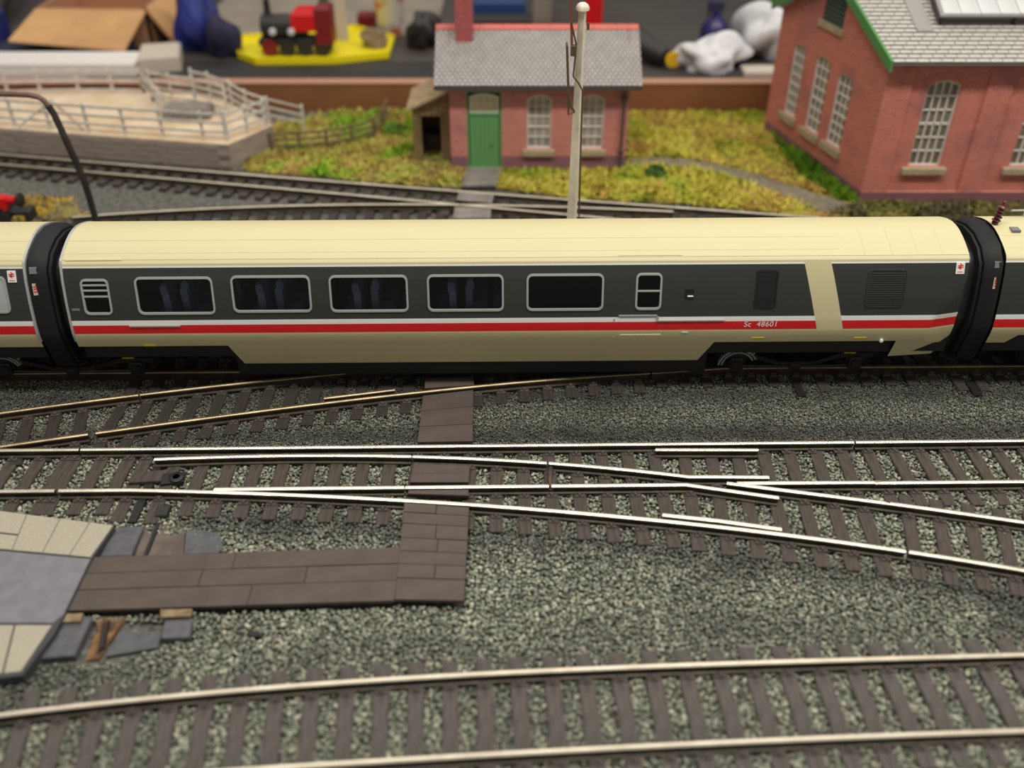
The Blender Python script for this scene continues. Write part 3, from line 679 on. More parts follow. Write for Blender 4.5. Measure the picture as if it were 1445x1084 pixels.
        for k in range(w.get('slats', 0)):
            z0, z1 = l[-1][1], l[0][1]; zz = [p[1] for p in l]; z = min(zz) + (max(zz)-min(zz))*(k+1)/(w['slats']+1); xs_ = [p[0] for p in l]; a, b_ = min(xs_)+.06, max(xs_)-.06
            q = MB(); q.add([fm(a, z-.008, -.012), fm(b_, z-.008, -.012), fm(b_, z+.012, -.03), fm(a, z+.012, -.03), fm(a, z+.014, 0), fm(b_, z+.014, 0)], [(0,1,2,3),(3,2,5,4)]); part('slat', q, M['band'], wo)
    return T, fm
def fw(x0, y0, x1, y1, r=.16, **k):
    a = face((x0+x1)/2 - (x1-x0)/2, (y0+y1)/2)[0]; b_ = face(x1, (y0+y1)/2)[0]; z1 = face((x0+x1)/2, y0)[1]; z0 = face((x0+x1)/2, y1)[1]
    k['loop'] = rrect(a, z0, b_, z1, r); return k
wins = [fw(192, 390.5, 302, 443.5), fw(327, 388.5, 439, 440.5), fw(465, 388, 576, 440), fw(603, 387, 711, 439), fw(743, 386, 852, 438)]
sw = fw(116, 393.5, 156, 444, r=.14, label='small sliding vent window with three bars'); zz = lambda y, x=136: face(x, y)[1]
sw['bars'] = [zz(402.5), zz(410), zz(418.5)]
sw2 = fw(897, 385, 934, 437, r=.14, label='small toilet window with one bar'); sw2['bars'] = [zz(410.5, 915)]
wins += [sw, sw2, fw(1066, 381, 1097, 434, r=.07, solid=True, name='door_window', frame='black', pane='black', label='narrow black door light', w=.04),
         fw(1223, 379.5, 1278, 433, r=.13, solid=True, name='grille', frame='band', pane='band', w=.03, slats=16, label='slatted grey ventilation grille'),
         fw(967, 408, 979, 421, r=.03, solid=True, name='door_handle', frame='black', pane='black', w=.02)]
O = [(XL, ZU), (face(322, 488)[0], ZU), (face(344, 509)[0], ZS), (face(984, 508)[0], ZS), (face(1007, 486)[0], ZU), (face(1263, 484)[0], ZU), (face(1254, 499)[0], ZS+.12), (XR-.32, ZS+.12), (XR, ZU+.12)]
sl0 = (face(1135, 369), face(1152, 461)); sl1 = (face(1173, 369), face(1189, 461))
ext_ = lambda a, b_: ((a[0] + (a[0]-b_[0])/(a[1]-b_[1])*(ZC0-a[1]), ZC0), (a[0] + (a[0]-b_[0])/(a[1]-b_[1])*(ZB-a[1]), ZB))
CO, fm = coach('railway_coach', 'whole cream roofed coach with five big windows and red and white stripes', XL, XR, O, wins, slash=[ext_(*sl0), ext_(*sl1)], taper=XR-.85)
# seats behind the windows
sb = MB(); sb.bbox((-.28, -.55, 0), (.28, .35, .38), .06); sb.bbox((.14, -.55, .3), (.34, .35, 1.35), .07)
sb.bbox((.10, -.48, 1.2), (.30, .28, 1.5), .06)
SM = mesh('seat', sb, M['seat'])
for wv in wins[:4]:
    xs_ = [p[0] for p in wv['loop']]; a, b_ = min(xs_), max(xs_); m = (a+b_)/2
    for x, r in ((m-.62, 0), (m+.32, math.pi), (m+1.02, 0)):
        for y in (-.75, .55): inst('seat', SM, TRM @ TR(x, y, 1.72, r), CO)
# roof seams, gutter strip, transverse joints
def onface(z, x, off): return TRM @ Vector((x, -(dside(z)) - off, z))
q = MB()
def roofstrip(x0, x1, d, z, w=.012, h=.006):
    vs = [TRM @ Vector((x, -d + s*w, z + hh)) for x in (x0, x1) for s, hh in ((-1, 0), (0, h), (1, 0))]
    q.add(vs, [(0, 1, 4, 3), (1, 2, 5, 4)])
for d, z in ((.55, 4.275), (1.0, 4.114), (1.2, 4.02)): roofstrip(XL, XR if d > 1.1 else XR-3.6, d, z)
for px in (1214, 1252, 1288, 1322):
    x = face(px, 335)[0]
    for (d0, z0), (d1, z1) in zip(ROOF[1:-2], ROOF[2:-1]):
        q.add([TRM @ Vector((x-.012, -d0, z0)), TRM @ Vector((x, -d0, z0+.008)), TRM @ Vector((x, -d1, z1+.008)), TRM @ Vector((x-.012, -d1, z1)), TRM @ Vector((x+.012, -d1, z1)), TRM @ Vector((x+.012, -d0, z0))], [(0,1,2,3),(1,5,4,2)])
part('roof_seam', q, M['cream'], CO)
def strip(px0, px1, py, h, key, name, dep=.03, parent=CO, zabs=None):
    x0, z = face(px0, py); x1 = face(px1, py)[0]; z = zabs or z; q = MB()
    q.add([onface(z, x0, 0), onface(z, x1, 0), onface(z+h, x1, 0), onface(z+h, x0, 0), onface(z, x0, dep), onface(z, x1, dep), onface(z+h, x1, dep), onface(z+h, x0, dep)], ((4,5,6,7),(0,1,5,4),(3,7,6,2),(0,4,7,3),(1,2,6,5)))
    return part(name, q, M[key], parent)
strip(92, 172, 367, .03, 'cream', 'roof_strip'); strip(872, 963, 360, .03, 'cream', 'roof_strip')
strip(183, 255, 461, .035, 'silver', 'door_rail', .03); strip(873, 927, 446, .03, 'silver', 'door_rail', .03)
strip(927, 1022, 453, .03, 'silver', 'door_rail', .03); strip(926, 929, 452.5, .13, 'silver', 'door_rail', .03)
strip(875, 932, 473, .02, 'cream', 'step_line', .02); strip(864, 866, 476, .62, 'silver', 'door_edge', .012)
strip(961, 970, 471, .07, 'silver', 'footstep', .05); strip(102, 113, 438.5, .06, 'greyplate', 'number_plate', .012); strip(970, 978, 418, .025, 'white', 'handle_bar', .045)
for px in (533, 597, 646, 691, 795, 868): strip(px, px+1.6, 505, .62, 'cream', 'skirt_joint', .008)
def plate(px0, py0, px1, py1, parent, off=.02, word=True):
    """white plate carrying the red double arrow of the railway and a small red caption"""
    x0, z1 = face(px0, py0); x1, z0 = face(px1, py1); x0 = face(px0, (py0+py1)/2)[0]; x1 = face(px1, (py0+py1)/2)[0]; w, h = x1-x0, z1-z0
    q = MB(); f = lambda u, v, o=off: onface(z0 + v*h, x0 + u*w, o)
    q.add([f(0,0), f(1,0), f(1,1), f(0,1), f(0,0,0), f(1,0,0), f(1,1,0), f(0,1,0)], [(0,1,2,3),(0,4,5,1),(2,6,7,3),(1,5,6,2),(0,3,7,4)])
    po = part('data_plate', q, M['white'], parent, label='white plate with a red double arrow')
    q = MB(); o = off + .004
    def bar(p, r, t):
        (a, b_), (c, d) = p, r; k = Vector((d-b_, -(c-a))); k = k.normalized()*t
        q.add([f(a+k.x, b_+k.y*w/h, o), f(c+k.x, d+k.y*w/h, o), f(c-k.x, d-k.y*w/h, o), f(a-k.x, b_-k.y*w/h, o)], [(0,1,2,3)])
    t = .055
    bar((.15,.72), (.85,.72), t); bar((.15,.56), (.85,.56), t); bar((.42,.9), (.72,.72), t); bar((.28,.72), (.62,.56), t); bar((.28,.56), (.58,.4), t)
    for k in range(4): bar((.2+.16*k, .17), (.31+.16*k, .17), t*1.1)
    part('double_arrow', q, M['red'], po)
plate(1349, 370, 1361, 386, CO, off=.02)
# running number
cu = bpy.data.curves.new('lettering', 'FONT'); cu.body = 'Sc  48601'; cu.size = .21; cu.shear = .12; cu.space_character = 1.08
to = bpy.data.objects.new('lettering_tmp', cu); COL.objects.link(to); bpy.context.view_layer.update()
tm = bpy.data.meshes.new_from_object(to.evaluated_get(bpy.context.evaluated_depsgraph_get())); bpy.data.objects.remove(to)
x0 = face(1050, 456)[0]; x1 = face(1096, 456)[0]; z0 = face(1070, 460.6)[1]; xs_ = [v.co.x for v in tm.vertices]; k = (x1-x0)/(max(xs_)-min(xs_))
q = MB(); q.v = [tuple(onface(z0 + v.co.y*k, x0 + (v.co.x-min(xs_))*k, .012)) for v in tm.vertices]; q.f = [tuple(p.vertices) for p in tm.polygons]; q.m = [0]*len(q.f)
part('running_number', q, M['white'], CO, fix=False)

def hood_outline(sc):
    top = [(1.5, 3.4), (1.34, 3.84), (.9, 4.18), (.3, 4.34)]
    o = [(-d, z) for d, z in SIDE if z < 3.3] + [(-d, z) for d, z in top] + [(d, z) for d, z in top[::-1]] + [(d, z) for d, z in SIDE[::-1] if z < 3.3]
    return [(y*sc, 2.4 + (z-2.4)*sc) for y, z in o]
def outline(sc, dz=0):
    o = [(-d, z) for d, z in SIDE] + [(-d, z) for d, z in ROOF[1:]] + [(d, z) for d, z in ROOF[-2::-1]] + [(d, z) for d, z in SIDE[::-1]][1:]
    zc = 2.6; return [(y*sc, zc + (z-zc)*sc + dz) for y, z in o]
def hood(parent, xs_, scs, key, name):
    """closed shroud: cross-sections at xs_ scaled by scs"""
    q = MB(); n = None
    for x, s in zip(xs_, scs):
        o = hood_outline(s); n = len(o); q.v += [tuple(TRM @ Vector((x, y, z))) for y, z in o]
    q.f = [(i*n+k, i*n+(k+1) % n, (i+1)*n+(k+1) % n, (i+1)*n+k) for i in range(len(xs_)-1) for k in range(n)]
    q.f += [tuple(range(n)), tuple((len(xs_)-1)*n+k for k in range(n))]; q.m = [0]*len(q.f)
    return part(name, q, M[key], parent, smooth=True)
def rim(parent, x, w=.07):
    q = MB(); o = outline(1.006); i_ = outline(.955); k_ = [i for i, p in enumerate(o) if p[1] > 1.45]; o, i_ = [o[i] for i in k_], [i_[i] for i in k_]; n = len(o)
    q.v = [tuple(TRM @ Vector((xx, y, z))) for xx, l in ((x, o), (x+w, o), (x+w, i_), (x, i_)) for y, z in l]
    q.f = [(a*n+k, a*n+(k+1) % n, ((a+1) % 4)*n+(k+1) % n, ((a+1) % 4)*n+k) for a in range(4) for k in range(n)]; q.m = [0]*len(q.f)
    part('end_rim', q, M['silver'], parent, smooth=True)
rim(CO, XL-.03)
# left coach
XLc = face(43, 430)[0]; XLa = -19.5
zu2 = ZU
wl = [fw(-90, 390, 12, 442, pane='panelgrey', solid=True, label='large window blanked in light grey')]
CL, _ = coach('railway_coach', 'cream roofed coach at the left edge, in front of the black bent lamp post', XLa, XLc, [(XLa, zu2), (XLc, zu2)], wl)
rim(CL, XLc-.04)
plate(11, 382, 23, 398, CL, off=.025)
q = MB()
for d, z in ((.55, 4.275), (1.0, 4.114), (1.2, 4.02)): roofstrip(XLa, XLc-.05, d, z)
part('roof_seam', q, M['cream'], CL)
xg = face(76, 430)[0]
G = hood(CL, [XLc+.03, XLc+.06, XLc+.42, XLc+.55, XLc+.56], [.95, .985, .985, .94, .88], 'rubber', 'gangway_shroud')
hood(CL, [XLc+.56, XLc+.58, XLc+.66, XLc+.68], [.84, .91, .91, .82], 'rubber', 'bellows'); hood(CL, [XLc+.68, XL-.02], [.80, .80], 'black', 'bellows')
def plate2(x, z, w, h, key, parent, sc, name='label_plate', arrow=False):
    q = MB(); f = lambda u, v, o: TRM @ Vector((x + u*w, -(dside(z+v*h))*sc - o, 2.6+(z+v*h-2.6)*sc))
    q.add([f(0,0,.03), f(1,0,.0), f(1,1,.0), f(0,1,.03), f(0,0,-.05), f(1,0,-.05), f(1,1,-.05), f(0,1,-.05)], [(0,1,2,3),(0,4,5,1),(2,6,7,3),(1,5,6,2),(0,3,7,4)]); o = part(name, q, M[key], parent)
    if arrow:
        q = MB()
        for v in (.25, .5, .7): q.add([f(.2, v, .034), f(.8, v, .012), f(.8, v+.1, .012), f(.2, v+.1, .034)], [(0,1,2,3)])
        part('red_marks', q, M['red'], o)
plate2(XLc+.13, 3.7, .2, .16, 'greyplate', CL, .99); plate2(XLc+.15, 3.12, .14, .32, 'offwhite', CL, .985, arrow=True)
# right coach
XRc = face(1409, 430)[0]; XRb = 19.5
CR, _ = coach('railway_coach', 'cream roofed coach at the right edge with a ribbed insulator on its roof', XRc, XRb, [(XRc, ZU-.1), (XRc+.55, ZU-.1), (XRc+.85, ZU+.2), (XRb, ZU+.2)], [])
hood(CR, [XRc-.03, XRc-.06, XRc-.42, XRc-.55, XRc-.56], [.95, .985, .985, .94, .88], 'rubber', 'gangway_shroud')
hood(CR, [XRc-.56, XRc-.58, XRc-.66, XRc-.68], [.84, .91, .91, .82], 'rubber', 'bellows'); hood(CR, [XRc-.68, XR+.02], [.80, .80], 'black', 'bellows')
plate2(XRc-.3, 3.7, .2, .16, 'greyplate', CR, .985); plate2(XRc-.26, 3.12, .14, .32, 'offwhite', CR, .98, arrow=True)
ri = face(1404, 314); ip = TRM @ Vector((ri[0], -dside(ri[1]), ri[1]-.03)); q = MB(); pr = [(.09, 0), (.09, .06)]
for k in range(5): pr += [(.075, .07+k*.1), (.125, .1+k*.1), (.13, .115+k*.1), (.075, .15+k*.1)]
pr += [(.05, .58), (.05, .68), (.03, .7)]
q.lathe(pr, (0, 0, 0), 14); part('insulator', q, M['maroon'], CR, M=Matrix.Translation(ip) @ Matrix.Rotation(.12, 4, 'Y'), smooth=True, label='dark red ribbed insulator')
q = MB(); q.tube([TRM @ Vector((XRc+.9, .75, 4.42)), TRM @ Vector((XRb, .75, 4.42))], .03, 8); q.box((XRc+1.3, .73, 4.15), (XRc+1.35, .77, 4.42), 0, TRM); part('roof_conduit', q, M['silver'], CR)
ri = face(1432, 325); c = TRM @ Vector((ri[0], -dside(ri[1]), ri[1])); q = MB(); q.box((c.x-.12, c.y-.12, c.z-.1), (c.x+.12, c.y+.12, c.z+.05)); part('roof_plate', q, M['greyplate'], CR)
q = MB()
for d, z in ((.55, 4.275), (1.0, 4.114)): roofstrip(XRc+.1, XRb, d, z)
part('roof_seam', q, M['cream'], CR)
# bogies
def bogie(parent, xa, xb, guard=True):
    """two wheelsets with shaped side frames; xa, xb are the axle places"""
    m = (xa+xb)/2
    B = part('bogie', MB().box((xa-.3, -.9, .55), (xb+.3, .9, .8), 0, TRM), M['blackmatt'], parent)
    for s in (-1, 1):
        y = s*1.12; q = MB()
        top = [(xa-.55, .72), (xa+.45, .72), (m-.55, .42), (m+.55, .42), (xb-.45, .72), (xb+.55, .72)]; bot = [(xb+.5, .56), (xb-.42, .56), (m+.5, .3), (m-.5, .3), (xa+.42, .56), (xa-.5, .56)]
        pl = top + bot; n = len(pl)
        q.add([TRM @ Vector((x, yy, z)) for yy in (y-.07, y+.07) for x, z in pl], [(i, 11-i, 10-i, i+1) for i in range(5)] + [(12+i, 12+i+1, 22-i, 23-i) for i in range(5)] + [(i, (i+1) % n, n+(i+1) % n, n+i) for i in range(n)])
        part('side_frame', q, M['black'], B)
        for x in (xa, xb):
            q = MB(); q.bbox((x-.2, y-.16, .22), (x+.2, y+.16, .6), .04, 0, TRM); q.lathe([(.13, -.2), (.13, .2)], (0, 0, 0), 12, 'y'); n_ = 24
            for i in range(len(q.v)-n_, len(q.v)): v = q.v[i]; q.v[i] = tuple(TRM @ Vector((v[0]+x, v[1]+y, v[2]+.4)))
            for d in (-.2, .2): q.tube([TRM @ Vector((x+d, y, .22)), TRM @ Vector((x+d, y, .7))], .05, 8)
            part('axle_box', q, M['black'], B, smooth=True)
        q = MB(); q.tube([TRM @ Vector((xa+.1, y*1.06, .3)), TRM @ Vector((m-.3, y*1.06, .26)), TRM @ Vector((m+.3, y*1.06, .26)), TRM @ Vector((xb-.1, y*1.06, .3))], .035, 8); q.bbox((m-.18, y-.12, .2), (m+.18, y+.12, .36), .03, 0, TRM); part('brake_rod', q, M['black'], B, smooth=True)
        for x in (xa+.35, xb-.2):
            q = MB(); q.box((x-.17, y-.09, .725), (x+.17, y+.09 if s > 0 else y+.02, .76), 0, TRM); part('yellow_mark', q, M['yellow'], B)
    for x in (xa, xb):
        q = MB()
        for s in (-1, 1):
            b0 = len(q.v); q.lathe([(.3, s*.72), (.5, s*.73), (.56, s*.735), (.56, s*.76), (.5, s*.77), (.5, s*.86), (.2, s*.86)], (0, 0, 0), 20, 'y')
        q.lathe([(.06, -.95), (.06, .95)], (0, 0, 0), 8, 'y'); q.v = [tuple(TRM @ Vector((v[0]+x, v[1], v[2]+.5))) for v in q.v]
        part('wheelset', q, M['blackmatt'], B, smooth=True)
    if guard:
        q = MB()
        for r, y0, y1 in ((.60, -1.3, -1.2), (.50, -1.28, -1.18)):
            vs = []
            for k in range(10):
                a = math.radians(175 - 150*k/9); vs += [TRM @ Vector((xa+.02 + rr*math.cos(a), yy, .34 + rr*math.sin(a))) for rr, yy in ((r, y0), (r, y1), (r-.045, y1), (r-.045, y0))]
            q.add(vs, [(i*4+k, i*4+(k+1) % 4, i*4+4+(k+1) % 4, i*4+4+k) for i in range(9) for k in range(4)])
        part('mudguard', q, M['mudguard'], B, smooth=True)
    return B
def bx(px): 
    u, y, d = ray(px, 505); o = TRI @ Vector((0, 0, H)); r = TRM.to_3x3().transposed() @ Vector((u, y, d)); return (o + r*((-1.2-o.y)/r.y)).x
bogie(CO, bx(1040), bx(1207)); bogie(CL, bx(2), bx(190)); bogie(CR, bx(1470), bx(1640), False)
q = MB(); q.box((XL+.6, -.66, .88), (face(330, 488)[0], .66, 1.1), 0, TRM); q.box((XL+.6, -1.5, 1.08), (face(330, 488)[0], 1.5, 1.4), 0, TRM); q.box((face(330, 488)[0]-.1, -1.4, .25), (face(1000, 500)[0], 1.4, 1.1), 0, TRM); q.box((face(1000, 486)[0], -1.25, .8), (XR-.4, 1.25, 1.1), 0, TRM)
part('underframe', q, M['blackmatt'], CO)
for px, py in ((1060, 478), (1204, 478), (203, 488.6)): strip(px, px+18, py, .05, 'yellow', 'yellow_mark', .02)
q = MB(); c = face(1243, 480); q.lathe([(.001, -.06), (.05, -.04), (.06, 0), (.04, .05)], (0, 0, 0), 10); q.v = [tuple(onface(c[1], c[0], .03) + Vector(v)) for v in q.v]; part('tail_button', q, M['white'], CO, smooth=True)
# coupling boxes and pipes between the coaches
for pa, xa, xb in ((CL, XLc-.05, XL-.03), (CR, XR+.03, XRc+.05)):
    q = MB(); q.bbox((xa, -.7, .5), (xb, .7, .85), .05, 0, TRM); q.tube([TRM @ Vector((xa+.1, -1.0, .55)), TRM @ Vector(((xa+xb)/2, -1.05, .38)), TRM @ Vector((xb-.1, -1.0, .55))], .05, 8); part('coupling', q, M['blackmatt'], pa)

# ================================================================ TRACKS BEHIND THE TRAIN
GZ = .2
d1 = fit([(0,217.5),(187,231.7),(342,244),(480,255),(600,266),(696,275),(960,291)], 2)
d1n = fit([(0,231),(187,247),(342,259.5),(480,272.5),(646,289),(800,301)], 2)
d2 = fit([(60,309),(130,303),(290,294),(450,288.5),(600,287),(696,289),(960,298)], 3)
plain('long blurred track curving past the timber loading dock, behind the train', d1n, d1, -23.6, 12.5, side='rail_side', key='sleeper', phase=.2, ext=.6, chairs=False)
def off(f, o): return lambda x: float(f(x)) + o
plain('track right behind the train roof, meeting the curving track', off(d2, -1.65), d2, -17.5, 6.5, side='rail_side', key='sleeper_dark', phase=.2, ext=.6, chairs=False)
q4 = [(655,253),(697,247),(694,262),(652,266)]
quad_boards('timber_crossing', 'grey timber crossing step below the green cottage door', [(658,241),(706,241),(700,261),(652,262)], .34, [(0,.3,[]),(.3,.62,[]),(.62,1,[])], th=.2, key='paleboard', group='grey timber crossings behind the train')
quad_boards('timber_crossing', 'grey timber crossing between the rails of the curving track', [(648,270),(697,275),(694,287),(644,282)], .44, [(0,.5,[]),(.5,1,[])], th=.3, key='paleboard', group='grey timber crossings behind the train')
quad_boards('timber_crossing', 'grey timber crossing close behind the train roof', [(642,291),(693,292),(692,308),(639,308)], .44, [(0,.5,[]),(.5,1,[])], th=.3, key='paleboard', group='grey timber crossings behind the train')

# ================================================================ GRASS
def green_area(name, polys, label, key='gr', h=(.08, .26), dens=70, palette=None, zb=.13, seed=3):
    r = np.random.default_rng(seed); Vs, Fs, Ts = [], [], []; b = 0
    for pl in polys:
        pw = [tuple(P(x, y, .2)[:2]) for x, y in pl]; ar = np.array(pw); x0, y0 = ar.min(0); x1, y1 = ar.max(0); n = int((x1-x0)*(y1-y0)*dens*2.2)
        X = r.uniform(x0, x1, n); Y = r.uniform(y0, y1, n); k = inpoly(X, Y, pw); X, Y = X[k], Y[k]; n = len(X)
        hh = r.uniform(h[0], h[1], n)*(.5 + vnoise(X, Y, 1.2, 21)); a = r.uniform(0, 6.28, n); w = r.uniform(.07, .15, n); lx, ly = r.normal(0, .2, n), r.normal(0, .2, n)
        dx, dy = np.cos(a)*w, np.sin(a)*w; Z = np.full(n, zb)
        V = np.stack([np.stack([X-dx, Y-dy, Z], 1), np.stack([X+dx, Y+dy, Z], 1), np.stack([X+lx, Y+ly, Z+hh], 1)], 1)
        m1 = vnoise(X, Y, 2.6, seed+30)*.65 + vnoise(X, Y, .7, seed+31)*.35; i = np.clip((m1*len(palette)*1.3 - .15*len(palette)), 0, len(palette)-1).astype(int)
        col = np.array([srgb(*c)[:3] for c in palette])[i]*r.uniform(.9, 1.15, (n, 1))
        T = np.ones((n, 3, 4)); T[:, :, :3] = col[:, None, :]
        Vs.append(V.reshape(-1, 3)); Fs.append(np.arange(n*3).reshape(-1, 3) + b); Ts.append(T.reshape(-1, 4)); b += n*3
    return scatter_mesh(name, np.concatenate(Vs), np.concatenate(Fs), np.concatenate(Ts), M['blade'], label=label, cat='grass', kind='stuff')
def turf(name, polys, c1, c2, label):
    q = MB()
    for pl in polys: q.prism([P(x, y, .2)[:2] for x, y in pl], .09, .17)
    part(name, q, mat(name + '_ground', srgb(*c1), .95, col2=srgb(*c2), scale=1.2, bump=.5, bscale=12), label=label, cat='grass', kind='stuff')
left_g = [(345,236),(352,213),(388,205),(390,176),(470,160),(545,155),(600,155),(645,235),(660,238),(652,262),(560,258),(450,247),(352,241)]
right_g = [(702,238),(885,235),(888,155),(1082,158),(1092,190),(1214,284),(1445,281),(1445,330),(1120,330),(1090,297),(1000,290),(960,285),(820,278),(700,264)]
yel_g = [(0,282),(40,277),(108,283),(112,303),(30,318),(-40,330),(-60,300)]
turf('turf', [left_g], (128, 140, 50), (150, 128, 62), 'turf under the grass left of the cottage'); turf('turf', [right_g], (146, 140, 48), (150, 116, 58), 'turf under the grass between cottage and engine shed')
turf('turf', [yel_g], (150, 132, 60), (120, 112, 84), 'yellowish turf patch below the black bent lamp post')
gp = [(134, 178, 52), (146, 178, 58), (166, 170, 76), (182, 174, 88), (176, 152, 86), (180, 172, 80), (140, 176, 52)]
gp2 = [(140, 164, 50), (168, 172, 58), (186, 180, 70), (192, 182, 78), (184, 156, 80), (190, 178, 70), (164, 166, 58), (138, 150, 50)]
green_area('grass', [left_g], 'bright green and straw flock grass left of the cottage around the lean-to', palette=gp, seed=3)
pathw = [(890,226),(930,221),(985,226),(1060,243),(1150,272),(1215,291),(1160,298),(1085,268),(1010,243),(940,233),(892,236)]
green_area('grass', [[(702,238),(885,235),(886,230),(935,232),(1010,242),(1085,267),(1160,297),(1100,298),(1000,290),(960,285),(820,278),(700,264)], [(888,222),(888,158),(1082,158),(1092,190),(1214,284),(1150,270),(1060,241),(985,225),(930,220)]], 'yellow green flock grass between the cottage and the big brick shed', palette=gp2, seed=5)
green_area('grass', [[(1214,286),(1445,281),(1445,330),(1170,330),(1160,300)]], 'dull green grass along the foot of the big brick shed', palette=[(96, 100, 56), (112, 114, 60), (90, 86, 60)], seed=9)
green_area('grass', [yel_g], 'yellow flock patch near the red wagon, below the black bent lamp post', palette=[(178, 150, 66), (160, 138, 70), (190, 160, 60), (140, 128, 90)], seed=11, h=(.06, .2), dens=45)
green_area('grass', [[(1090,192),(1112,186),(1205,274),(1208,286),(1180,280),(1130,250)]], 'deep green grass strip along the gable of the big brick shed', palette=[(84, 128, 24), (104, 142, 28), (120, 146, 40)], seed=15, h=(.25, .5), dens=70)
q = MB(); q.prism([P(x, y, .2)[:2] for x, y in pathw], .1, .19); part('footpath', q, mat('path_grit', srgb(106, 98, 84), .95, col2=srgb(132, 122, 100), scale=3, bump=.5, bscale=14), label='grey grit path winding through the grass to the big shed', cat='path')
def bush(name, label, pos, r, n=220, col=((52, 84, 30), (76, 112, 38)), cat='bush'):
    T = thing(name, (pos.x, pos.y, .15), label, cat); q = MB()
    for i in range(n):
        v = Vector((random.gauss(0, 1), random.gauss(0, 1), random.gauss(0, 1))).normalized()*r*random.uniform(.5, 1); v.z = abs(v.z)*.85
        c = Vector((pos.x, pos.y, .15)) + v; a = Vector((random.uniform(-1, 1), random.uniform(-1, 1), random.uniform(-1, 1))).normalized()*r*.22; b_ = v.cross(a).normalized()*r*.14
        q.add([c-a, c+b_, c+a, c-b_], [(0, 1, 2, 3)])
    o = part('foliage', q, mat(name + '_leaf', srgb(*col[0]), .9, col2=srgb(*col[1]), scale=3), T, kind='stuff')
    q = MB(); q.tube([(pos.x, pos.y, .1), (pos.x, pos.y, .15+r*.6)], .05, 6); part('stem', q, M['brown_wood'], T)
bush('bush', 'small dark green bush on the grass in front of the path', P(925, 246, .15), .5); bush('bush', 'small green bush behind the lean-to by the brown fence', P(556, 186, .15), .6, col=((84, 122, 34), (120, 150, 50)))

# ================================================================ BACKING BOARD
yb = P(980, 163, .2).y + .85
q = MB(); q.box((-40, yb, 0), (40, yb+.7, PY(980, 117, yb).z - .06)); BT = part('backing_board', q, M['backboard'], label='long brown backing board behind the buildings', cat='board'); W[BT.name] = BT.matrix_basis.copy()
zt = PY(980, 117, yb).z
q = MB(); q.box((-40, yb-.05, zt-.06), (40, yb+.75, zt)); part('top_edge', q, M['backboard_top'], BT)

# ================================================================ COTTAGE
yc = P(760, 238, .2).y; zE = PY(760, 121, yc-.35).z; zW = zE + .12
xl = PY(636, 200, yc).x; xr = PY(884, 200, yc).x; Dp = 4.6
CT_ = thing('cottage', ((xl+xr)/2, yc, .15), 'small red brick cottage with grey slates, green door and two arched windows', 'building')
def fc(u, v, d): return Vector((u, yc + d, v))
def cpx(px, py): p = PY(px, py, yc); return p.x, p.z
def crect(x0, y0, x1, y1):
    a = cpx(x0, (y0+y1)/2); b_ = cpx(x1, (y0+y1)/2); return a[0], cpx(x0, y1)[1], b_[0], cpx(x0, y0)[1]
dr = crect(659, 129, 708, 236); dr = (dr[0], .22, dr[2], dr[3]); wl_ = crect(744, 134, 778, 210); wr_ = crect(819, 134, 852, 210)
holes = [[(dr[0], dr[1]), (dr[2], dr[1]), (dr[2], dr[3]), (dr[0], dr[3])], arch(*wl_, .22), arch(*wr_, .22)]
q = MB(); panel(q, [(xl, .1), (xr, .1), (xr, zW), (xl, zW)], holes, fc, reveal=.25)
zr = zW + 1.75; ym = yc + Dp/2
q.add([(xl, yc, .1), (xl, yc+Dp, .1), (xl, yc+Dp, zW), (xl, ym, zr), (xl, yc, zW)], [(0, 1, 2, 3, 4)]); q.add([(xr, yc, .1), (xr, yc+Dp, .1), (xr, yc+Dp, zW), (xr, ym, zr), (xr, yc, zW)], [(0, 1, 2, 3, 4)])
q.add([(xl, yc+Dp, .1), (xr, yc+Dp, .1), (xr, yc+Dp, zW), (xl, yc+Dp, zW)], [(0, 1, 2, 3)])
part('wall', q, M['brick'], CT_)
def sash(parent, loop, f, d, cols, rows, key='winglass', fk='sash', w=.07, bar=.035):
    q = MB(); inn = ring(q, loop, w, f, d-.06, d+.05); o = part('window', q, M[fk], parent)
    q = MB(); disc(q, inn, f, d+.03); part('pane', q, M[key], o)
    us = [p[0] for p in inn]; vs_ = [p[1] for p in inn]; a, b_, c, e = min(us), max(us), min(vs_), max(vs_); q = MB()
    def top(u):
        t = [p[1] for p in inn if abs(p[0]-u) < (b_-a)*.18]; return max(t) if t else e
    def bb(u0, v0, u1, v1): q.add([f(u0, v0, d-.02), f(u1, v0, d-.02), f(u1, v1, d-.02), f(u0, v1, d-.02), f(u0, v0, d+.03), f(u1, v0, d+.03), f(u1, v1, d+.03), f(u0, v1, d+.03)], ((0,1,2,3),(0,4,5,1),(2,6,7,3),(1,5,6,2),(0,3,7,4)))
    for k in range(1, cols): u = a + (b_-a)*k/cols; bb(u-bar/2, c, u+bar/2, top(u))
    for k in range(1, rows): v = c + (e-c)*k/rows; g = bar*(1.0 if k != rows//2 else 1.7); bb(a, v-g/2, b_, v+g/2)
    part('glazing_bars', q, M[fk], o); return o
for wv in (wl_, wr_):
    sash(CT_, arch(*wv, .22), fc, .12, 3, 5, key='cotglass')
    q = MB(); q.bbox((wv[0]-.17, yc-.14, wv[1]-.3), (wv[2]+.17, yc+.1, wv[1]-.02), .03); part('sill', q, M['sill'], CT_)
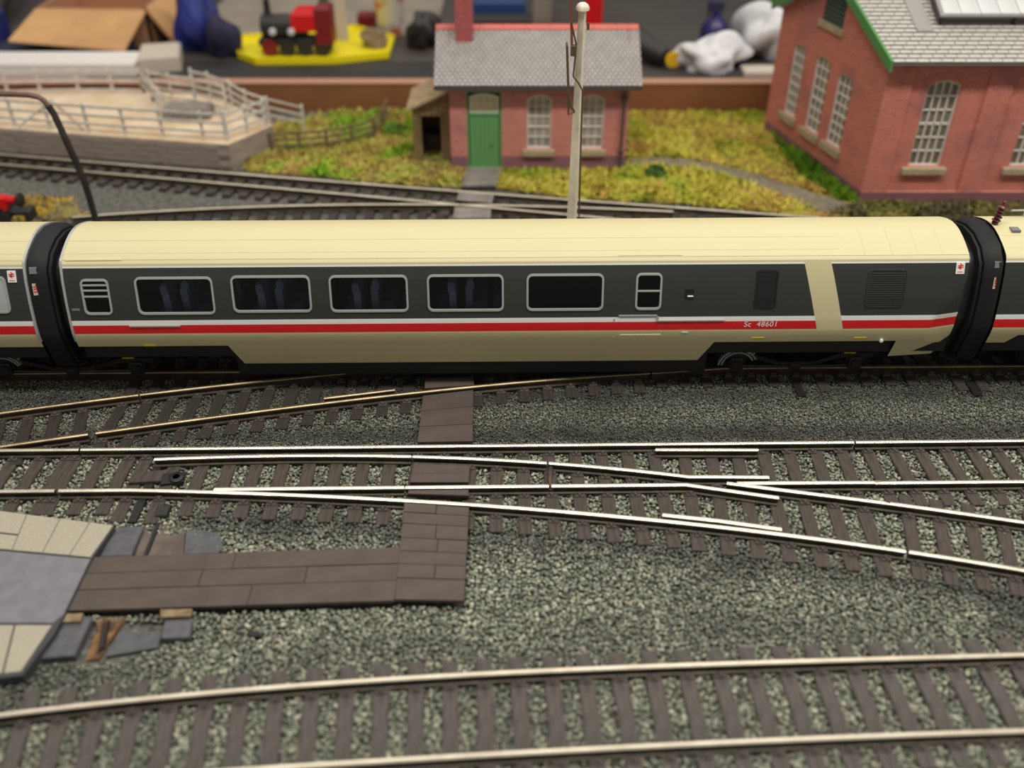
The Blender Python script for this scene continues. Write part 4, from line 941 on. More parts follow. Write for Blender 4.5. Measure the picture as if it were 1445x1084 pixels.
# door: frame, leaf with boards, fanlight
q = MB(); ring(q, holes[0], .1, fc, .02, .2); Dr = part('door', q, M['green'], CT_)
zt_ = cpx(684, 163)[1]; q = MB(); q.box((dr[0]+.1, yc+.1, dr[1]), (dr[2]-.1, yc+.18, zt_)); q.box((dr[0]+.1, yc+.04, zt_-.02), (dr[2]-.1, yc+.18, zt_+.1)); part('leaf', q, M['green'], Dr)
n = 6
for k in range(n):
    a = dr[0] + .14 + (dr[2]-dr[0]-.28)*k/n; q = MB(); q.bbox((a+.012, yc+.07, dr[1]+.1), (a+(dr[2]-dr[0]-.28)/n-.012, yc+.11, zt_-.1), .01); part('plank', q, M['green'], Dr)
q = MB(); q.lathe([(.035, -.06), (.05, -.03), (.03, 0)], ((dr[0]+dr[2])/2+.3, yc+.07, dr[1]+1.05), 10, 'y'); part('door_knob', q, M['gutter'], Dr)
fl = [(dr[0]+.13, zt_+.1), (dr[2]-.13, zt_+.1), (dr[2]-.13, dr[3]-.12), (dr[0]+.13, dr[3]-.12)]
sash(CT_, arch(fl[0][0], fl[0][1], fl[1][0], fl[2][1], .12), fc, .12, 4, 2, key='curtain', w=.1)
q = MB(); q.bbox((dr[0]-.1, yc-.3, .1), (dr[2]+.1, yc+.1, .26), .02); part('door_step', q, M['paleboard'], CT_)
# roof
xa, xb = PY(612, 118, yc-.35).x, PY(907, 117, yc-.35).x
ye = yc - .35; zr2 = zE + (PY(765, 38, ym).z - zE)
def slope(mb_, u0, v0, u1, v1, xa, ya, za, yr, zr_, off, th=.03, tilt=.02):
    pass
def slates(parent, x0, x1, ya, za, yr, zr_, nc, nr, key, name, single, clip=None, jit=.006):
    """courses of separate slates laid from the eaves (ya, za) to the ridge (yr, zr_)"""
    A = Vector((0, ya, za)); R = Vector((0, yr, zr_)); L = (R-A).length; t = (R-A)/L; nrm = Vector((0, -t.z, t.y)); nrm = nrm if nrm.z > 0 else -nrm; w = (x1-x0)/nc; h = L/nr
    big = MB(); shared = None
    for r in range(nr):
        for c in range(nc + (r % 2)):
            a = max(x0, x0 + (c - (.5 if r % 2 else 0))*w + .025); b_ = min(x1, x0 + (c + 1 - (.5 if r % 2 else 0))*w - .025)
            if b_-a < .02 or (clip and clip((a+b_)/2, r/nr)): continue
            o0 = A + t*(r*h - .01) + nrm*(.05 + random.uniform(0, jit)); o1 = A + t*((r+1)*h - .06) + nrm*.03
            vs = [Vector((a, 0, 0)) + o0, Vector((b_, 0, 0)) + o0, Vector((b_, 0, 0)) + o1, Vector((a, 0, 0)) + o1, Vector((a, 0, 0)) + o0 - nrm*.03, Vector((b_, 0, 0)) + o0 - nrm*.03]
            fs = [(0, 1, 2, 3), (4, 5, 1, 0), (4, 0, 3), (5, 2, 1)]
            if single: part(name, MB().add(vs, fs), M[key], parent, fix=False)
            else: big.add(vs, fs)
    if not single: part(name, big, M[key], parent, kind='stuff', fix=False)
q = MB(); q.add([(xa, ye, zE), (xb, ye, zE), (xb, ym, zr2), (xa, ym, zr2), (xa, yc+Dp+.35, zE), (xb, yc+Dp+.35, zE), (xa, ye, zE-.1), (xb, ye, zE-.1), (xa, ym, zr2-.12), (xb, ym, zr2-.12), (xa, yc+Dp+.35, zE-.1), (xb, yc+Dp+.35, zE-.1)],
    [(0,1,2,3),(3,2,5,4),(6,8,9,7),(8,10,11,9),(0,6,7,1),(4,5,11,10),(0,3,8,6),(3,4,10,8),(1,7,9,2),(2,9,11,5)]); part('roof', q, M['slatebase'], CT_)
slates(CT_, xa, xb, ye, zE, ym, zr2, 40, 17, 'slate', 'slate_covering', False)
n = 9
for k in range(n):
    a = xa + (xb-xa)*k/n; b_ = xa + (xb-xa)*(k+1)/n - .02; q = MB(); q.add([(x, ym+dy, zr2+dz) for x in (a, b_) for dy, dz in ((-.2, -.06), (-.08, .1), (.08, .1), (.2, -.06))], [(0,1,5,4),(1,2,6,5),(2,3,7,6),(0,3,2,1),(4,5,6,7)]); part('ridge_tile', q, M['ridge'], CT_)
c0, c1 = PY(643, 45, ym-.55).x, PY(667, 45, ym-.55).x
q = MB(); q.box((c0, ym-.75, zr2-.75), (c1, ym+.15, zr2+1.9)); q.box((c0-.06, ym-.81, zr2+1.7), (c1+.06, ym+.21, zr2+1.85)); Ch = part('chimney', q, M['chimney'], CT_)
q = MB(); q.lathe([(.14, 0), (.17, .05), (.13, .35), (.16, .4), (.1, .4)], ((c0+c1)/2, ym-.3, zr2+1.9), 12); part('chimney_pot', q, M['ridge'], Ch, smooth=True)
q = MB(); q.box((xa, ye-.1, zE-.17), (xb, ye+.02, zE-.02)); part('gutter', q, M['gutter'], CT_)
xd = PY(878, 180, yc).x; q = MB(); q.tube([(xd, ye-.04, zE-.12), (xd, ye-.02, zE-.3), (xd, yc-.1, zE-.6), (xd, yc-.1, .25)], .055, 8); q.bbox((xd-.12, yc-.2, zE-.75), (xd+.12, yc, zE-.5), .03); q.bbox((xd-.11, yc-.19, 1.0), (xd+.11, yc, 1.15), .02); part('drainpipe', q, M['gutter'], CT_, smooth=True)
# lean-to
yl = P(600, 228, .2).y; lx0, lx1 = PY(584, 200, yl).x, xl - .05
zl0, zl1 = PY(576, 152, yl-.15).z, PY(628, 128, yl-.15).z
LT = thing('lean_to', ((lx0+lx1)/2, yl, .15), 'open timber lean-to shed against the left end of the cottage', 'shed')
ow = [PY(594, 164, yl), PY(624, 219, yl)]; zt1 = lambda x: zl0 + (zl1-zl0)*(x-lx0)/(lx1-lx0) - .06
q = MB(); f_ = lambda u, v, d: Vector((u, yl + d, v))
panel(q, [(lx0, .1), (lx1, .1), (lx1, zt1(lx1)), (lx0, zt1(lx0))], [[(ow[0].x, .3), (ow[1].x, .3), (ow[1].x, ow[0].z), (ow[0].x, ow[0].z)]], f_, reveal=.12)
q.add([(lx0, yl, .1), (lx0, yl+2.6, .1), (lx0, yl+2.6, zt1(lx0)), (lx0, yl, zt1(lx0))], [(0,1,2,3)]); q.add([(lx0, yl+2.6, .1), (lx1, yl+2.6, .1), (lx1, yl+2.6, zt1(lx1)), (lx0, yl+2.6, zt1(lx0))], [(0,1,2,3)]); part('wall', q, M['leanwood'], LT)
for k in range(6):
    if k in (1, 2, 3, 4): continue
    a = lx0 + (lx1-lx0)*k/6; q = MB(); q.box((a+.02, yl-.04, .12), (a+(lx1-lx0)/6-.03, yl, zt1(a)-.05)); part('plank', q, M['leanwood'], LT)
for a in (ow[0].x-.12, ow[1].x+.02): q = MB(); q.box((a, yl-.07, .12), (a+.1, yl, ow[0].z+.1)); part('door_post', q, M['leanwood'], LT)
q = MB(); q.box((ow[0].x-.15, yl-.07, ow[0].z+.02), (ow[1].x+.15, yl, ow[0].z+.14)); part('lintel', q, M['leanwood'], LT)
q = MB(); q.box((ow[0].x, yl+1.2, .3), (ow[1].x, yl+1.9, 1.0)); part('coal_bin', q, M['gutter'], LT)
q = MB(); q.add([(lx0-.25, yl-.2, zl0-.1), (lx1+.02, yl-.2, zl1), (lx1+.02, yl+2.8, zl1), (lx0-.25, yl+2.8, zl0-.1), (lx0-.25, yl-.2, zl0-.2), (lx1+.02, yl-.2, zl1-.1), (lx1+.02, yl+2.8, zl1-.1), (lx0-.25, yl+2.8, zl0-.2)], ((0,1,2,3),(4,7,6,5),(0,4,5,1),(1,5,6,2),(2,6,7,3),(3,7,4,0))); part('roof', q, M['leanroof'], LT)

# ================================================================ ENGINE SHED (right)
k0 = P(1211, 283, .2); ys = k0.y; xs0 = k0.x; far = P(1078, 181, .2); xs1 = xs0 + 13
zs = PY(1254, 88, ys).z
g = Vector((far.x-xs0, far.y-ys)); gl = g.length; gd = g/gl
ES = thing('engine_shed', (xs0+4, ys, .15), 'large red brick engine shed with green bargeboards and a roof skylight', 'building')
sf = lambda u, v, d: Vector((u, ys + d, v))
gn = Vector((gd.y, -gd.x))
if gn.x < 0: gn = -gn
gf = lambda u, v, d: Vector((xs0 + gd.x*u + gn.x*d, ys + gd.y*u + gn.y*d, v))
def spx(px, py): p = PY(px, py, ys); return p.x, p.z
def gpx(px, py):       # (along, up) on the gable wall
    u, y, d = ray(px, py); t = (xs0*gd.y - ys*gd.x)/(u*gd.y - y*gd.x); return ((y*t - ys)/gd.y, H + d*t)
def warch(pxb, w=None):
    pass
w1 = [spx(1281, 235), spx(1326, 235), spx(1334, 114)]; wW = w1[1][0]-w1[0][0]
b0, t0 = w1[0][1], w1[2][1]; x1_ = w1[0][0]
pitch = spx(1423, 236)[0] - x1_
aw = [arch(x1_ + pitch*k, b0, x1_ + pitch*k + wW, t0, .2) for k in range(4) if x1_ + pitch*k + wW < xs1 - .2]
q = MB(); panel(q, [(xs0, .1), (xs1, .1), (xs1, zs), (xs0, zs)], aw, sf, reveal=.3)
gw = []
for (bx0, by0), (bx1, by1), ty in (((1164, 200), (1184, 210), 106), ((1134, 180), (1153, 190), 80), ((1105, 159), (1121, 165), 63)):
    a = gpx(bx1, by1); b_ = gpx(bx0, by0); mid = (a[0]+b_[0])/2
    pt = [v for v in np.linspace(1, zs, 80)]
    # height of the window head from its place in the picture
    best = min(pt, key=lambda v: abs(proj_y(gf(mid, v, 0)) - ty)) if False else None
    gw.append((a[0], b_[0], (a[1]+b_[1])/2, ty))
def proj(p):
    y, z = p.y, p.z - H; dep = y*C - z*S; return 722.5 + FPX*p.x/dep, 542 - FPX*(y*S + z*C)/dep
gh = []
for a, b_, z0, ty in gw:
    m = (a+b_)/2; z1 = min(np.linspace(z0+1, zs+1.2, 200), key=lambda v: abs(proj(gf(m, v, 0))[1] - ty)); gh.append((a, z0, b_, float(z1)))
apex_u = gl/2; slp = .47; za = zs + slp*apex_u
ga = gpx(1158, 40); gb = gpx(1189, 42); louv = (gb[0], gb[1], ga[0], gb[1]+1.25)
holes = [arch(*h, .16) for h in gh] + [[(louv[0], louv[1]), (louv[2], louv[1]), (louv[2], louv[3]), (louv[0], louv[3])]]
panel(q, [(0, .1), (gl, .1), (gl, zs), (apex_u, za), (0, zs)], holes, gf, reveal=.22)
fx = far.x + 13
q.add([(xs1, ys, .1), (xs1+gd.x*gl, ys+gd.y*gl, .1), (xs1+gd.x*gl, ys+gd.y*gl, zs), (xs1+gd.x*apex_u, ys+gd.y*apex_u, za), (xs1, ys, zs)], [(0,1,2,3,4)])
q.add([(far.x, far.y, .1), (xs1+gd.x*gl, far.y, .1), (xs1+gd.x*gl, far.y, zs), (far.x, far.y, zs)], [(0,1,2,3)])
part('wall', q, M['brick2'], ES)
# brick pilasters and courses standing proud of the front wall
q = MB(); xp = spx(1292, 92)[0]
for a, b_ in ((xs0, xs0+1.05), (spx(1400, 100)[0], spx(1400, 100)[0]+1.0), (spx(1400, 100)[0]+pitch, spx(1400, 100)[0]+pitch+1)): q.box((a, ys-.07, .62), (b_, ys, zs-.4))
q.box((xs0, ys-.09, .1), (xs1, ys, .62)); q.box((xs0, ys-.07, zs-.4), (xs1, ys, zs)); part('pilaster', q, M['brick2'], ES)
for lp in aw:
    sash(ES, lp, sf, .16, 4, 6, w=.08, bar=.05)
    x0_, x1__ = lp[0][0], lp[1][0]; q = MB(); q.bbox((x0_-.25, ys-.16, b0-.3), (x1__+.25, ys+.12, b0-.02), .03); part('sill', q, M['sill'], ES)
    q = MB(); n = 13
    w_ = (x1__-x0_)/2; R = (w_*w_+.04)/(.4); cz = t0-R; a0 = math.asin(w_/R)*1.12
    for k in range(n):
        A, B_ = a0*(1-2*k/n)-.006, a0*(1-2*(k+1)/n)+.006
        pts = [(R+.02, A), (R+.3, A), (R+.3, B_), (R+.02, B_)]; vs = [sf((x0_+x1__)/2 + r*math.sin(t_), cz + r*math.cos(t_), d) for d in (-.03, 0) for r, t_ in pts]
        q.add(vs, ((0,1,2,3),(0,4,5,1),(1,5,6,2),(2,6,7,3),(3,7,4,0)))
    part('brick_arch', q, M['brick2'], ES)
for h in gh:
    sash(ES, arch(*h, .16), gf, .12, 3, 7, w=.07, bar=.05)
    q = MB(); vs = [gf(u, v, d) for d in (-.14, .05) for u, v in ((h[0]-.2, h[1]-.34), (h[2]+.2, h[1]-.34), (h[2]+.2, h[1]-.02), (h[0]-.2, h[1]-.02))]; q.add(vs, ((0,1,2,3),(4,7,6,5),(0,4,5,1),(1,5,6,2),(2,6,7,3),(3,7,4,0))); part('sill', q, M['sill'], ES)
q = MB(); vs = [gf(u, v, d) for d in (-.1, .05) for u, v in ((louv[0]-.15, louv[1]-.25), (louv[2]+.15, louv[1]-.25), (louv[2]+.15, louv[1]), (louv[0]-.15, louv[1]))]; q.add(vs, ((0,1,2,3),(4,7,6,5),(0,4,5,1),(1,5,6,2),(2,6,7,3),(3,7,4,0))); part('sill', q, M['sill'], ES)
q = MB(); 
for k in range(7):
    v0 = louv[1] + (louv[3]-louv[1])*k/7; v1 = v0 + (louv[3]-louv[1])/7; q.add([gf(louv[0], v0, .02), gf(louv[2], v0, .02), gf(louv[2], v1, .12), gf(louv[0], v1, .12)], [(0,1,2,3)])
part('louvre', q, mat('louvre_dark_green', srgb(66, 78, 62), .7), ES)
# roof with single slates
oh = .5; ysE = ys - oh; zsE = zs - slp*oh*.9 + .34; yR = ys + gd.y*apex_u; zR = zsE + slp*(yR-ysE)
def rx(y): return xs0 + gd.x*(y-ys)/gd.y - .22
q = MB(); q.add([(rx(ysE), ysE, zsE), (xs1+.2, ysE, zsE), (xs1+.2+gd.x*apex_u, yR, zR), (rx(yR), yR, zR), (rx(far.y+oh), far.y+oh, zsE), (xs1+.2+gd.x*gl, far.y+oh, zsE)], [(0,1,2,3),(3,2,5,4)])
q.add([(rx(ysE), ysE, zsE), (xs1+.2, ysE, zsE), (xs1+.2, ysE, zsE-.1), (rx(ysE), ysE, zsE-.1), (rx(ysE), ysE+.6, zsE+.05), (xs1+.2, ysE+.6, zsE+.05)], [(0,1,2,3),(3,2,5,4)]); part('roof', q, M['slatebase'], ES)
A = Vector((0, ysE, zsE)); R_ = Vector((0, yR, zR)); Ls = (R_-A).length; tS = (R_-A)/Ls; nS = Vector((0, -tS.z, tS.y)); rows = 13; hS = .235; wS = .46
big = MB(); cnt = 0
for r in range(int(Ls/hS)):
    o0 = A + tS*(r*hS-.01); o1 = A + tS*((r+1)*hS-.04); x = rx(o0.y) - (.23 if r % 2 else 0)
    while x < xs1:
        a = max(x, rx(o0.y)) + .018; b_ = x + wS - .018; x += wS
        if b_ - a < .05: continue
        n0 = nS*(.06 + random.uniform(0, .012)); n1 = nS*.02
        vs = [Vector((a, 0, 0))+o0+n0, Vector((b_, 0, 0))+o0+n0, Vector((b_, 0, 0))+o1+n1, Vector((a, 0, 0))+o1+n1, Vector((a, 0, 0))+o0+n0-nS*.04, Vector((b_, 0, 0))+o0+n0-nS*.04]; fs = [(0,1,2,3),(4,5,1,0),(4,0,3),(5,2,1)]
        px, py = proj(Vector(((a+b_)/2, o0.y, o0.z)))
        if -20 < py and px < 1470 and cnt < 300: part('slate', MB().add(vs, fs), M['slate2'], ES, fix=False); cnt += 1
        else: big.add(vs, fs)
part('slate_covering', big, M['slate2'], ES, kind='stuff', fix=False)
# green bargeboards along the gable
def barge(u0, z0, u1, z1):
    q = MB(); d0, d1 = .22, .34; vs = [gf(u, z+dz, -d) for d in (d0, d1) for u, z, dz in ((u0, z0, -.34), (u1, z1, -.34), (u1, z1, .08), (u0, z0, .08))]
    q.add(vs, ((0,1,2,3),(4,7,6,5),(0,4,5,1),(1,5,6,2),(2,6,7,3),(3,7,4,0))); part('bargeboard', q, M['greenbarge'], ES)
barge(-oh/gd.y, zsE, apex_u, zR); barge(gl+oh/gd.y, zsE, apex_u, zR)
# skylight and lead flashing on the front slope
def onroof(x, s, o): p = A + tS*s + nS*o; return Vector((x, p.y, p.z))
def rpx(px, py):
    u, y, d = ray(px, py); # meet with roof plane
    t = (nS.dot(A) - nS.z*H)/(nS.y*y + nS.z*d); return u*t, (Vector((0, y*t, H+d*t))-A).dot(tS)
f0 = rpx(1300, 46); f1 = rpx(1314, 46)
sk0 = rpx(1318, 34); q = MB(); q.add([onroof(x, s, o) for o in (.02, .09) for x, s in ((rpx(1294,46)[0], f0[1]), (rpx(1317,46)[0], f0[1]), (rpx(1317,46)[0]-.3, f0[1]+3.2), (rpx(1294,46)[0]-.3, f0[1]+3.2))], ((0,3,2,1),(4,5,6,7),(0,1,5,4),(1,2,6,5),(2,3,7,6),(3,0,4,7))); part('lead_flashing', q, M['ledgrey'], ES)
SX0, SX1 = sk0[0]+.1, xs1-1; s0 = sk0[1]
q = MB(); q.add([onroof(x, s, o) for o in (0, .42) for x, s in ((SX0, s0), (SX1, s0), (SX1, s0+3.0), (SX0, s0+3.0))], ((0,3,2,1),(4,5,6,7),(0,1,5,4),(1,2,6,5),(2,3,7,6),(3,0,4,7))); Sk = part('skylight', q, M['gutter'], ES)
q = MB(); q.add([onroof(x, s, o) for o in (.42, .5) for x, s in ((SX0-.05, s0-.14), (SX1, s0-.14), (SX1, s0+3.05), (SX0-.05, s0+3.05))], ((0,3,2,1),(4,5,6,7),(0,1,5,4),(1,2,6,5),(2,3,7,6),(3,0,4,7))); part('frame', q, M['ledgrey'], Sk)
x = SX0 + .05
while x < SX1 - .6:
    q = MB(); q.add([onroof(xx, s, .53) for xx, s in ((x+.02, s0-.05), (x+.7, s0-.05), (x+.7, s0+3.0), (x+.02, s0+3.0))], [(0,1,2,3)]); part('pane', q, M['skylight'], Sk)
    q = MB(); q.add([onroof(xx, s, o) for o in (.52, .58) for xx, s in ((x+.7, s0-.08), (x+.75, s0-.08), (x+.75, s0+3.02), (x+.7, s0+3.02))], ((0,3,2,1),(4,5,6,7),(0,1,5,4),(1,2,6,5),(2,3,7,6),(3,0,4,7))); part('glazing_bar', q, M['white2'], Sk)
    x += .75
for xx in (SX0+.05, SX0+2.9, SX0+5.8):
    q = MB(); q.add([onroof(x_, s, o) for o in (.02, .44) for x_, s in ((xx, s0-.12), (xx+.1, s0-.12), (xx+.1, s0), (xx, s0))], ((0,3,2,1),(4,5,6,7),(0,1,5,4),(1,2,6,5),(2,3,7,6),(3,0,4,7))); part('bracket', q, M['darkstuff'], Sk)

# ================================================================ LOADING DOCK WITH FENCES (left)
kA = P(328, 237, .2); zD = PY(323, 204, kA.y).z; kB = P(388, 209, .2); kL = P(0, 212, .2)
dv = (kL - kA).normalized(); kL2 = kA + dv*((kL-kA).length + 6); bk_ = kB - kA; kB2 = kL2 + bk_*1.6
DK = thing('loading_dock', (kA.x-5, kA.y+1, .15), 'low grey timber faced cattle dock with a pale top, at the left', 'dock')
q = MB(); dp = [kA, kA + bk_] + [P(x, y, zD) for x, y in ((384, 176), (332, 149), (292, 134), (204, 129), (112, 128.5), (0, 131), (-120, 132))] + [kL2]; q.prism([p[:2] for p in dp], .1, zD-.05); part('dock_body', q, M['dock_stone'], DK)
q = MB(); q.prism([p[:2] for p in dp], zD-.05, zD); part('dock_top', q, M['dock_top'], DK)
for k in range(4):
    z0 = .18 + (zD-.25)*k/4; z1 = .18 + (zD-.25)*(k+1)/4 - .03; n_ = Vector((-dv.y, dv.x, 0)); n_ = n_ if n_.y < 0 else -n_; L_ = (kL2-kA).length
    for a, b_ in ((0, .17), (.17, .38), (.38, .6), (.6, 1)):
        a += .03*(k % 2); b_ = min(1, b_ + .03*(k % 2)); A_, B_ = kA + dv*L_*a, kA + dv*(L_*b_-.04); q = MB()
        q.add([(p.x + n_.x*o, p.y + n_.y*o, z) for o in (0, .05) for p, z in ((A_, z0), (B_, z0), (B_, z1), (A_, z1))], ((0,1,2,3),(4,7,6,5),(0,4,5,1),(1,5,6,2),(2,6,7,3),(3,7,4,0))); part('plank', q, M['dock_stone'], DK)
def fence(name, label, pts, h, rails, key, pw=.11, group=None, hook=True):
    """posts at pts (base points), rails at the given heights between neighbours; every post and rail a piece"""
    T = thing(name, pts[len(pts)//2], label, 'fence', group)
    for p in pts:
        q = MB(); q.bbox((p.x-pw/2, p.y-pw/2, p.z), (p.x+pw/2, p.y+pw/2, p.z+h*random.uniform(.97, 1.04)), .02); part('post', q, M[key], T)
    for a, b_ in zip(pts[:-1], pts[1:]):
        d = (b_-a); t = d.normalized(); s = Vector((t.y, -t.x, 0)).normalized()*.03
        if s.y > 0: s = -s
        for r in rails:
            A_, B_ = a + s*2.2 + Vector((0, 0, r*h)), b_ + s*2.2 + Vector((0, 0, r*h)); u = Vector((0, 0, .055)); q = MB()
            q.add([A_-s-u, B_-s-u, B_-s+u, A_-s+u, A_+s-u, B_+s-u, B_+s+u, A_+s+u], ((0,3,2,1),(4,5,6,7),(0,1,5,4),(1,2,6,5),(2,3,7,6),(3,0,4,7))); part('rail', q, M[key], T)
    return T
D = lambda x, y: P(x, y, zD)
gF = 'weathered fences on the loading dock'
F1 = fence('dock_fence', 'long grey fence along the front edge of the loading dock', [D(-75,172), D(-28,175), D(22,179), D(72,183), D(126,187), D(178,191), D(231,194), D(288,198), D(320,199)], 1.35, (.32, .62, .92), 'grey_weather', group=gF)
fence('dock_fence', 'short grey fence across the right end of the loading dock', [D(322,198), D(350,188), D(376,178)], 1.3, (.32, .62, .92), 'grey_weather', group=gF)
fence('dock_fence', 'grey fence along the back edge of the loading dock, before the white boxes', [D(-60,134), D(-4,133), D(12,133), D(58,131), D(112,130), D(160,130), D(203,131)], 1.2, (.12, .5, .9), 'grey_weather', group=gF)
fence('dock_fence', 'grey pen fence slanting from the back of the dock to its middle', [D(203,131), D(217,143), D(225,154), D(236,164)], 1.15, (.4, .7, .95), 'grey_weather', group=gF)
fence('dock_fence', 'crossing grey pen fence behind the ramp with closely set rails', [D(217,143), D(245,148), D(278,152), D(322,163)], 1.5, (.25, .5, .72, .95), 'grey_weather', group=gF)
fence('dock_fence', 'grey fence beside the ramp, stepping down towards the grass', [D(275,135), D(298,140), D(328,151), D(350,165), D(381,176), P(430, 186, .25)], 1.35, (.35, .62, .9), 'grey_weather', group=gF)
for px, py in ((47, 0), (97, 0)):
    pass
q = MB()
for (x0_, y0_), (x1__, y1__) in (((72, 141), (26, 180)), ((72, 141), (118, 183))):
    a, b_ = PY(x0_, y0_, D(72, 183).y - .1), PY(x1__, y1__, D(72, 183).y - .1); q.tube([a, b_], .05, 6)
part('brace', q, M['grey_weather'], F1)
q = MB(); c = D(270, 164); q.box((c.x-1.2, c.y-.5, zD), (c.x+1.0, c.y+.5, zD+.45)); q.box((c.x-1.1, c.y-.55, zD+.4), (c.x+.9, c.y+.55, zD+.5)); part('water_trough', q, M['paleboard'], label='low grey water trough on the dock in front of the ramp', cat='trough')
G = lambda x, y: P(x, y, .16)
fence('wooden_fence', 'low brown wooden fence across the grass right of the dock', [G(385,214), G(424,212), G(463,209), G(497,203), G(528,193), G(540,178), G(546,166)], .95, (.3, .6, .9), 'brown_wood')

# ================================================================ POSTS NEAR THE TRAIN
YP = 28.0; t_ = PY(822, 14, YP); b_ = PY(807, 306, YP)
SP = thing('signal_post', (b_.x, YP, .15), 'tall ivory post with dark wires behind the train roof', 'post')
dz = t_.z - b_.z; lean = (t_.x-b_.x)/dz
q = MB(); n = 10
for k in range(n+1):
    z = .15 + (t_.z-.15)*k/n; w = .2 - .075*k/n; x = b_.x + lean*(z-b_.z)
    q.v += [(x+w*math.cos(a), YP+w*math.sin(a), z) for a in [math.radians(20+90*i) for i in range(4)]]
q.f = [(k*4+i, k*4+(i+1) % 4, k*4+4+(i+1) % 4, k*4+4+i) for k in range(n) for i in range(4)] + [(3,2,1,0), tuple(n*4+i for i in range(4))]; q.m = [0]*len(q.f); part('shaft', q, M['post'], SP)
q = MB(); q.lathe([(.15, 0), (.2, .02), (.2, .1), (.16, .17), (.09, .22), (.01, .235)], (t_.x, YP, t_.z-.02), 14); part('cap', q, M['post'], SP, smooth=True)
pp = lambda px, py, dy=-.28: PY(px, py, YP+dy)
q = MB(); q.tube([pp(813,60), pp(812,78), pp(809,108), pp(817,118), pp(822,128), pp(820,190), pp(817,305)], .03, 6); part('wire', q, M['wire'], SP)
for (x, y0_, y1__), k, nm in (((805, -30, 66), 'armred', 'signal_arm'), ((800, 62, 130), 'wire', 'signal_arm')):
    a, c = pp(x, y0_, -.1), pp(x+2, y1__, -.1); q = MB(); q.add([(p.x+dx, p.y+dy, p.z) for p in (a, c) for dx, dy in ((-.03,-.2),(.03,-.2),(.03,.2),(-.03,.2))], ((0,1,2,3),(4,7,6,5),(0,4,5,1),(1,5,6,2),(2,6,7,3),(3,7,4,0))); part(nm, q, M[k], SP)
for pl_, rr_ in (([pp(802,125), pp(804,140), pp(806,150), pp(811,158)], [.03, .05, .05, .03]), ([pp(802,130), pp(802,162), pp(811,158)], .03), ([pp(806,30), pp(808,40), pp(813,62)], .03), ([pp(830,32), pp(830,42)], [.05, .04])):
    q = MB(); q.tube(pl_, rr_, 6); part('bracket', q, M['wire'], SP, smooth=True)
q = MB(); q.bbox(tuple(pp(808,64)-Vector((.05,.05,.3))), tuple(pp(813,64)+Vector((0,.1,0))), .01); part('arm_box', q, M['wire'], SP)
YL = 32.6
LP = thing('lamp_post', PY(134, 304, YL), 'black bent lamp post curving over the left tracks', 'lamp post')
l = [PY(136, 312, YL)] + [PY(x, y, YL) for x, y in ((133,303),(127,282),(119,256),(108,230),(97,207),(86,182),(76,161),(68,149))]; l[0].z = .12
l[0].x = l[1].x + .05
q = MB(); q.tube(l, [.12]*3 + [.125]*3 + [.12]*3, 10); part('shaft', q, M['lampblack'], LP, smooth=True)
l = [PY(x, y, YL) for x, y in ((68.5,150),(62,142),(54,137),(40,134),(20,133),(-30,132))]; q = MB(); q.tube(l, .095, 10); part('curved_arm', q, mat('lamp_arm_brown', srgb(106, 82, 72), .5), LP, smooth=True)
# red wagon end
YV = 33.3; wz = lambda px, py: PY(px, py, YV)
WG = thing('red_wagon', (wz(0, 290).x-1, YV, .5), 'red vehicle end with black buffer and coupling hook at the left edge', 'rail vehicle')
a, c = wz(-90, 292), wz(27, 270); q = MB(); q.bbox((a.x, YV-.5, wz(0,290).z), (wz(10,270).x, YV-.1, wz(0,272).z), .05); part('buffer_beam', q, M['locored'], WG)
q = MB(); x0_ = wz(8, 280).x; zz_ = wz(8, 279).z; q.lathe([(.22, 0), (.2, .18), (.16, .2), (.16, .5)], (x0_, YV-.2, zz_), 14, 'x'); part('buffer_stock', q, M['locored'], WG, smooth=True)
q = MB(); q.lathe([(.09, .45), (.09, .6), (.27, .62), (.28, .68), (.2, .74)], (x0_, YV-.2, zz_), 16, 'x'); part('buffer', q, M['darkstuff'], WG, smooth=True)
q = MB(); z_ = wz(10, 297).z; q.bbox((x0_-2, YV-.3, z_-.08), (wz(43,297).x-.1, YV+.3, z_+.06), .02); q.bbox((wz(38,297).x, YV-.3, z_-.35), (wz(45,297).x, YV+.3, z_+.08), .03); part('coupling_hook', q, M['darkstuff'], WG)
q = MB(); q.bbox((a.x, YV-.3, .8), (x0_, YV+.9, wz(0,290).z), .03); part('underframe', q, M['darkstuff'], WG)
q = MB(); q.lathe([(.3, -.05), (.5, -.05), (.58, 0), (.5, .06), (.1, .06)], (wz(16, 300).x-.4, YV-.45, 1.02), 18, 'y'); part('wheel', q, M['darkstuff'], WG, smooth=True)
# ================================================================ THINGS ON THE TABLE BEHIND
ZT = 1.4
def tb(x, y): return P(x, y, ZT)
def boxat(name, label, cat, px0, px1, py, depth, h, key, rot=0, group=None):
    a, b_ = tb(px0, py), tb(px1, py); w = (b_-a).length; c = (a+b_)/2; q = MB(); q.bbox((-w/2, 0, 0), (w/2, depth, h), min(.12, h*.15)); return part(name, q, M[key], M=TR(c.x, c.y, ZT, rot), label=label, cat=cat, group=group)
q = MB(); q.box((-22, 48.4, ZT), (-1.5, 51.2, ZT+.06)); part('bench_mat', q, M['tablemat'], label='black mat on the rear table under the yellow tray', cat='mat')
q = MB(); q.box((-19, 56.5, ZT), (-4.5, 84, ZT+.05)); part('dust_sheet', q, M['beigecloth'], label='beige grey sheet spread on the rear table behind the locomotive', cat='sheet')
boxat('white_carton', 'flat white carton behind the dock fence under the cardboard', 'box', -60, 192, 110, 2.0, .8, 'white2')
boxat('cream_carton', 'off-white carton beside the flat white one, touching the blue bag', 'box', 200, 256, 104, 2.6, .9, 'offwhite', .25)
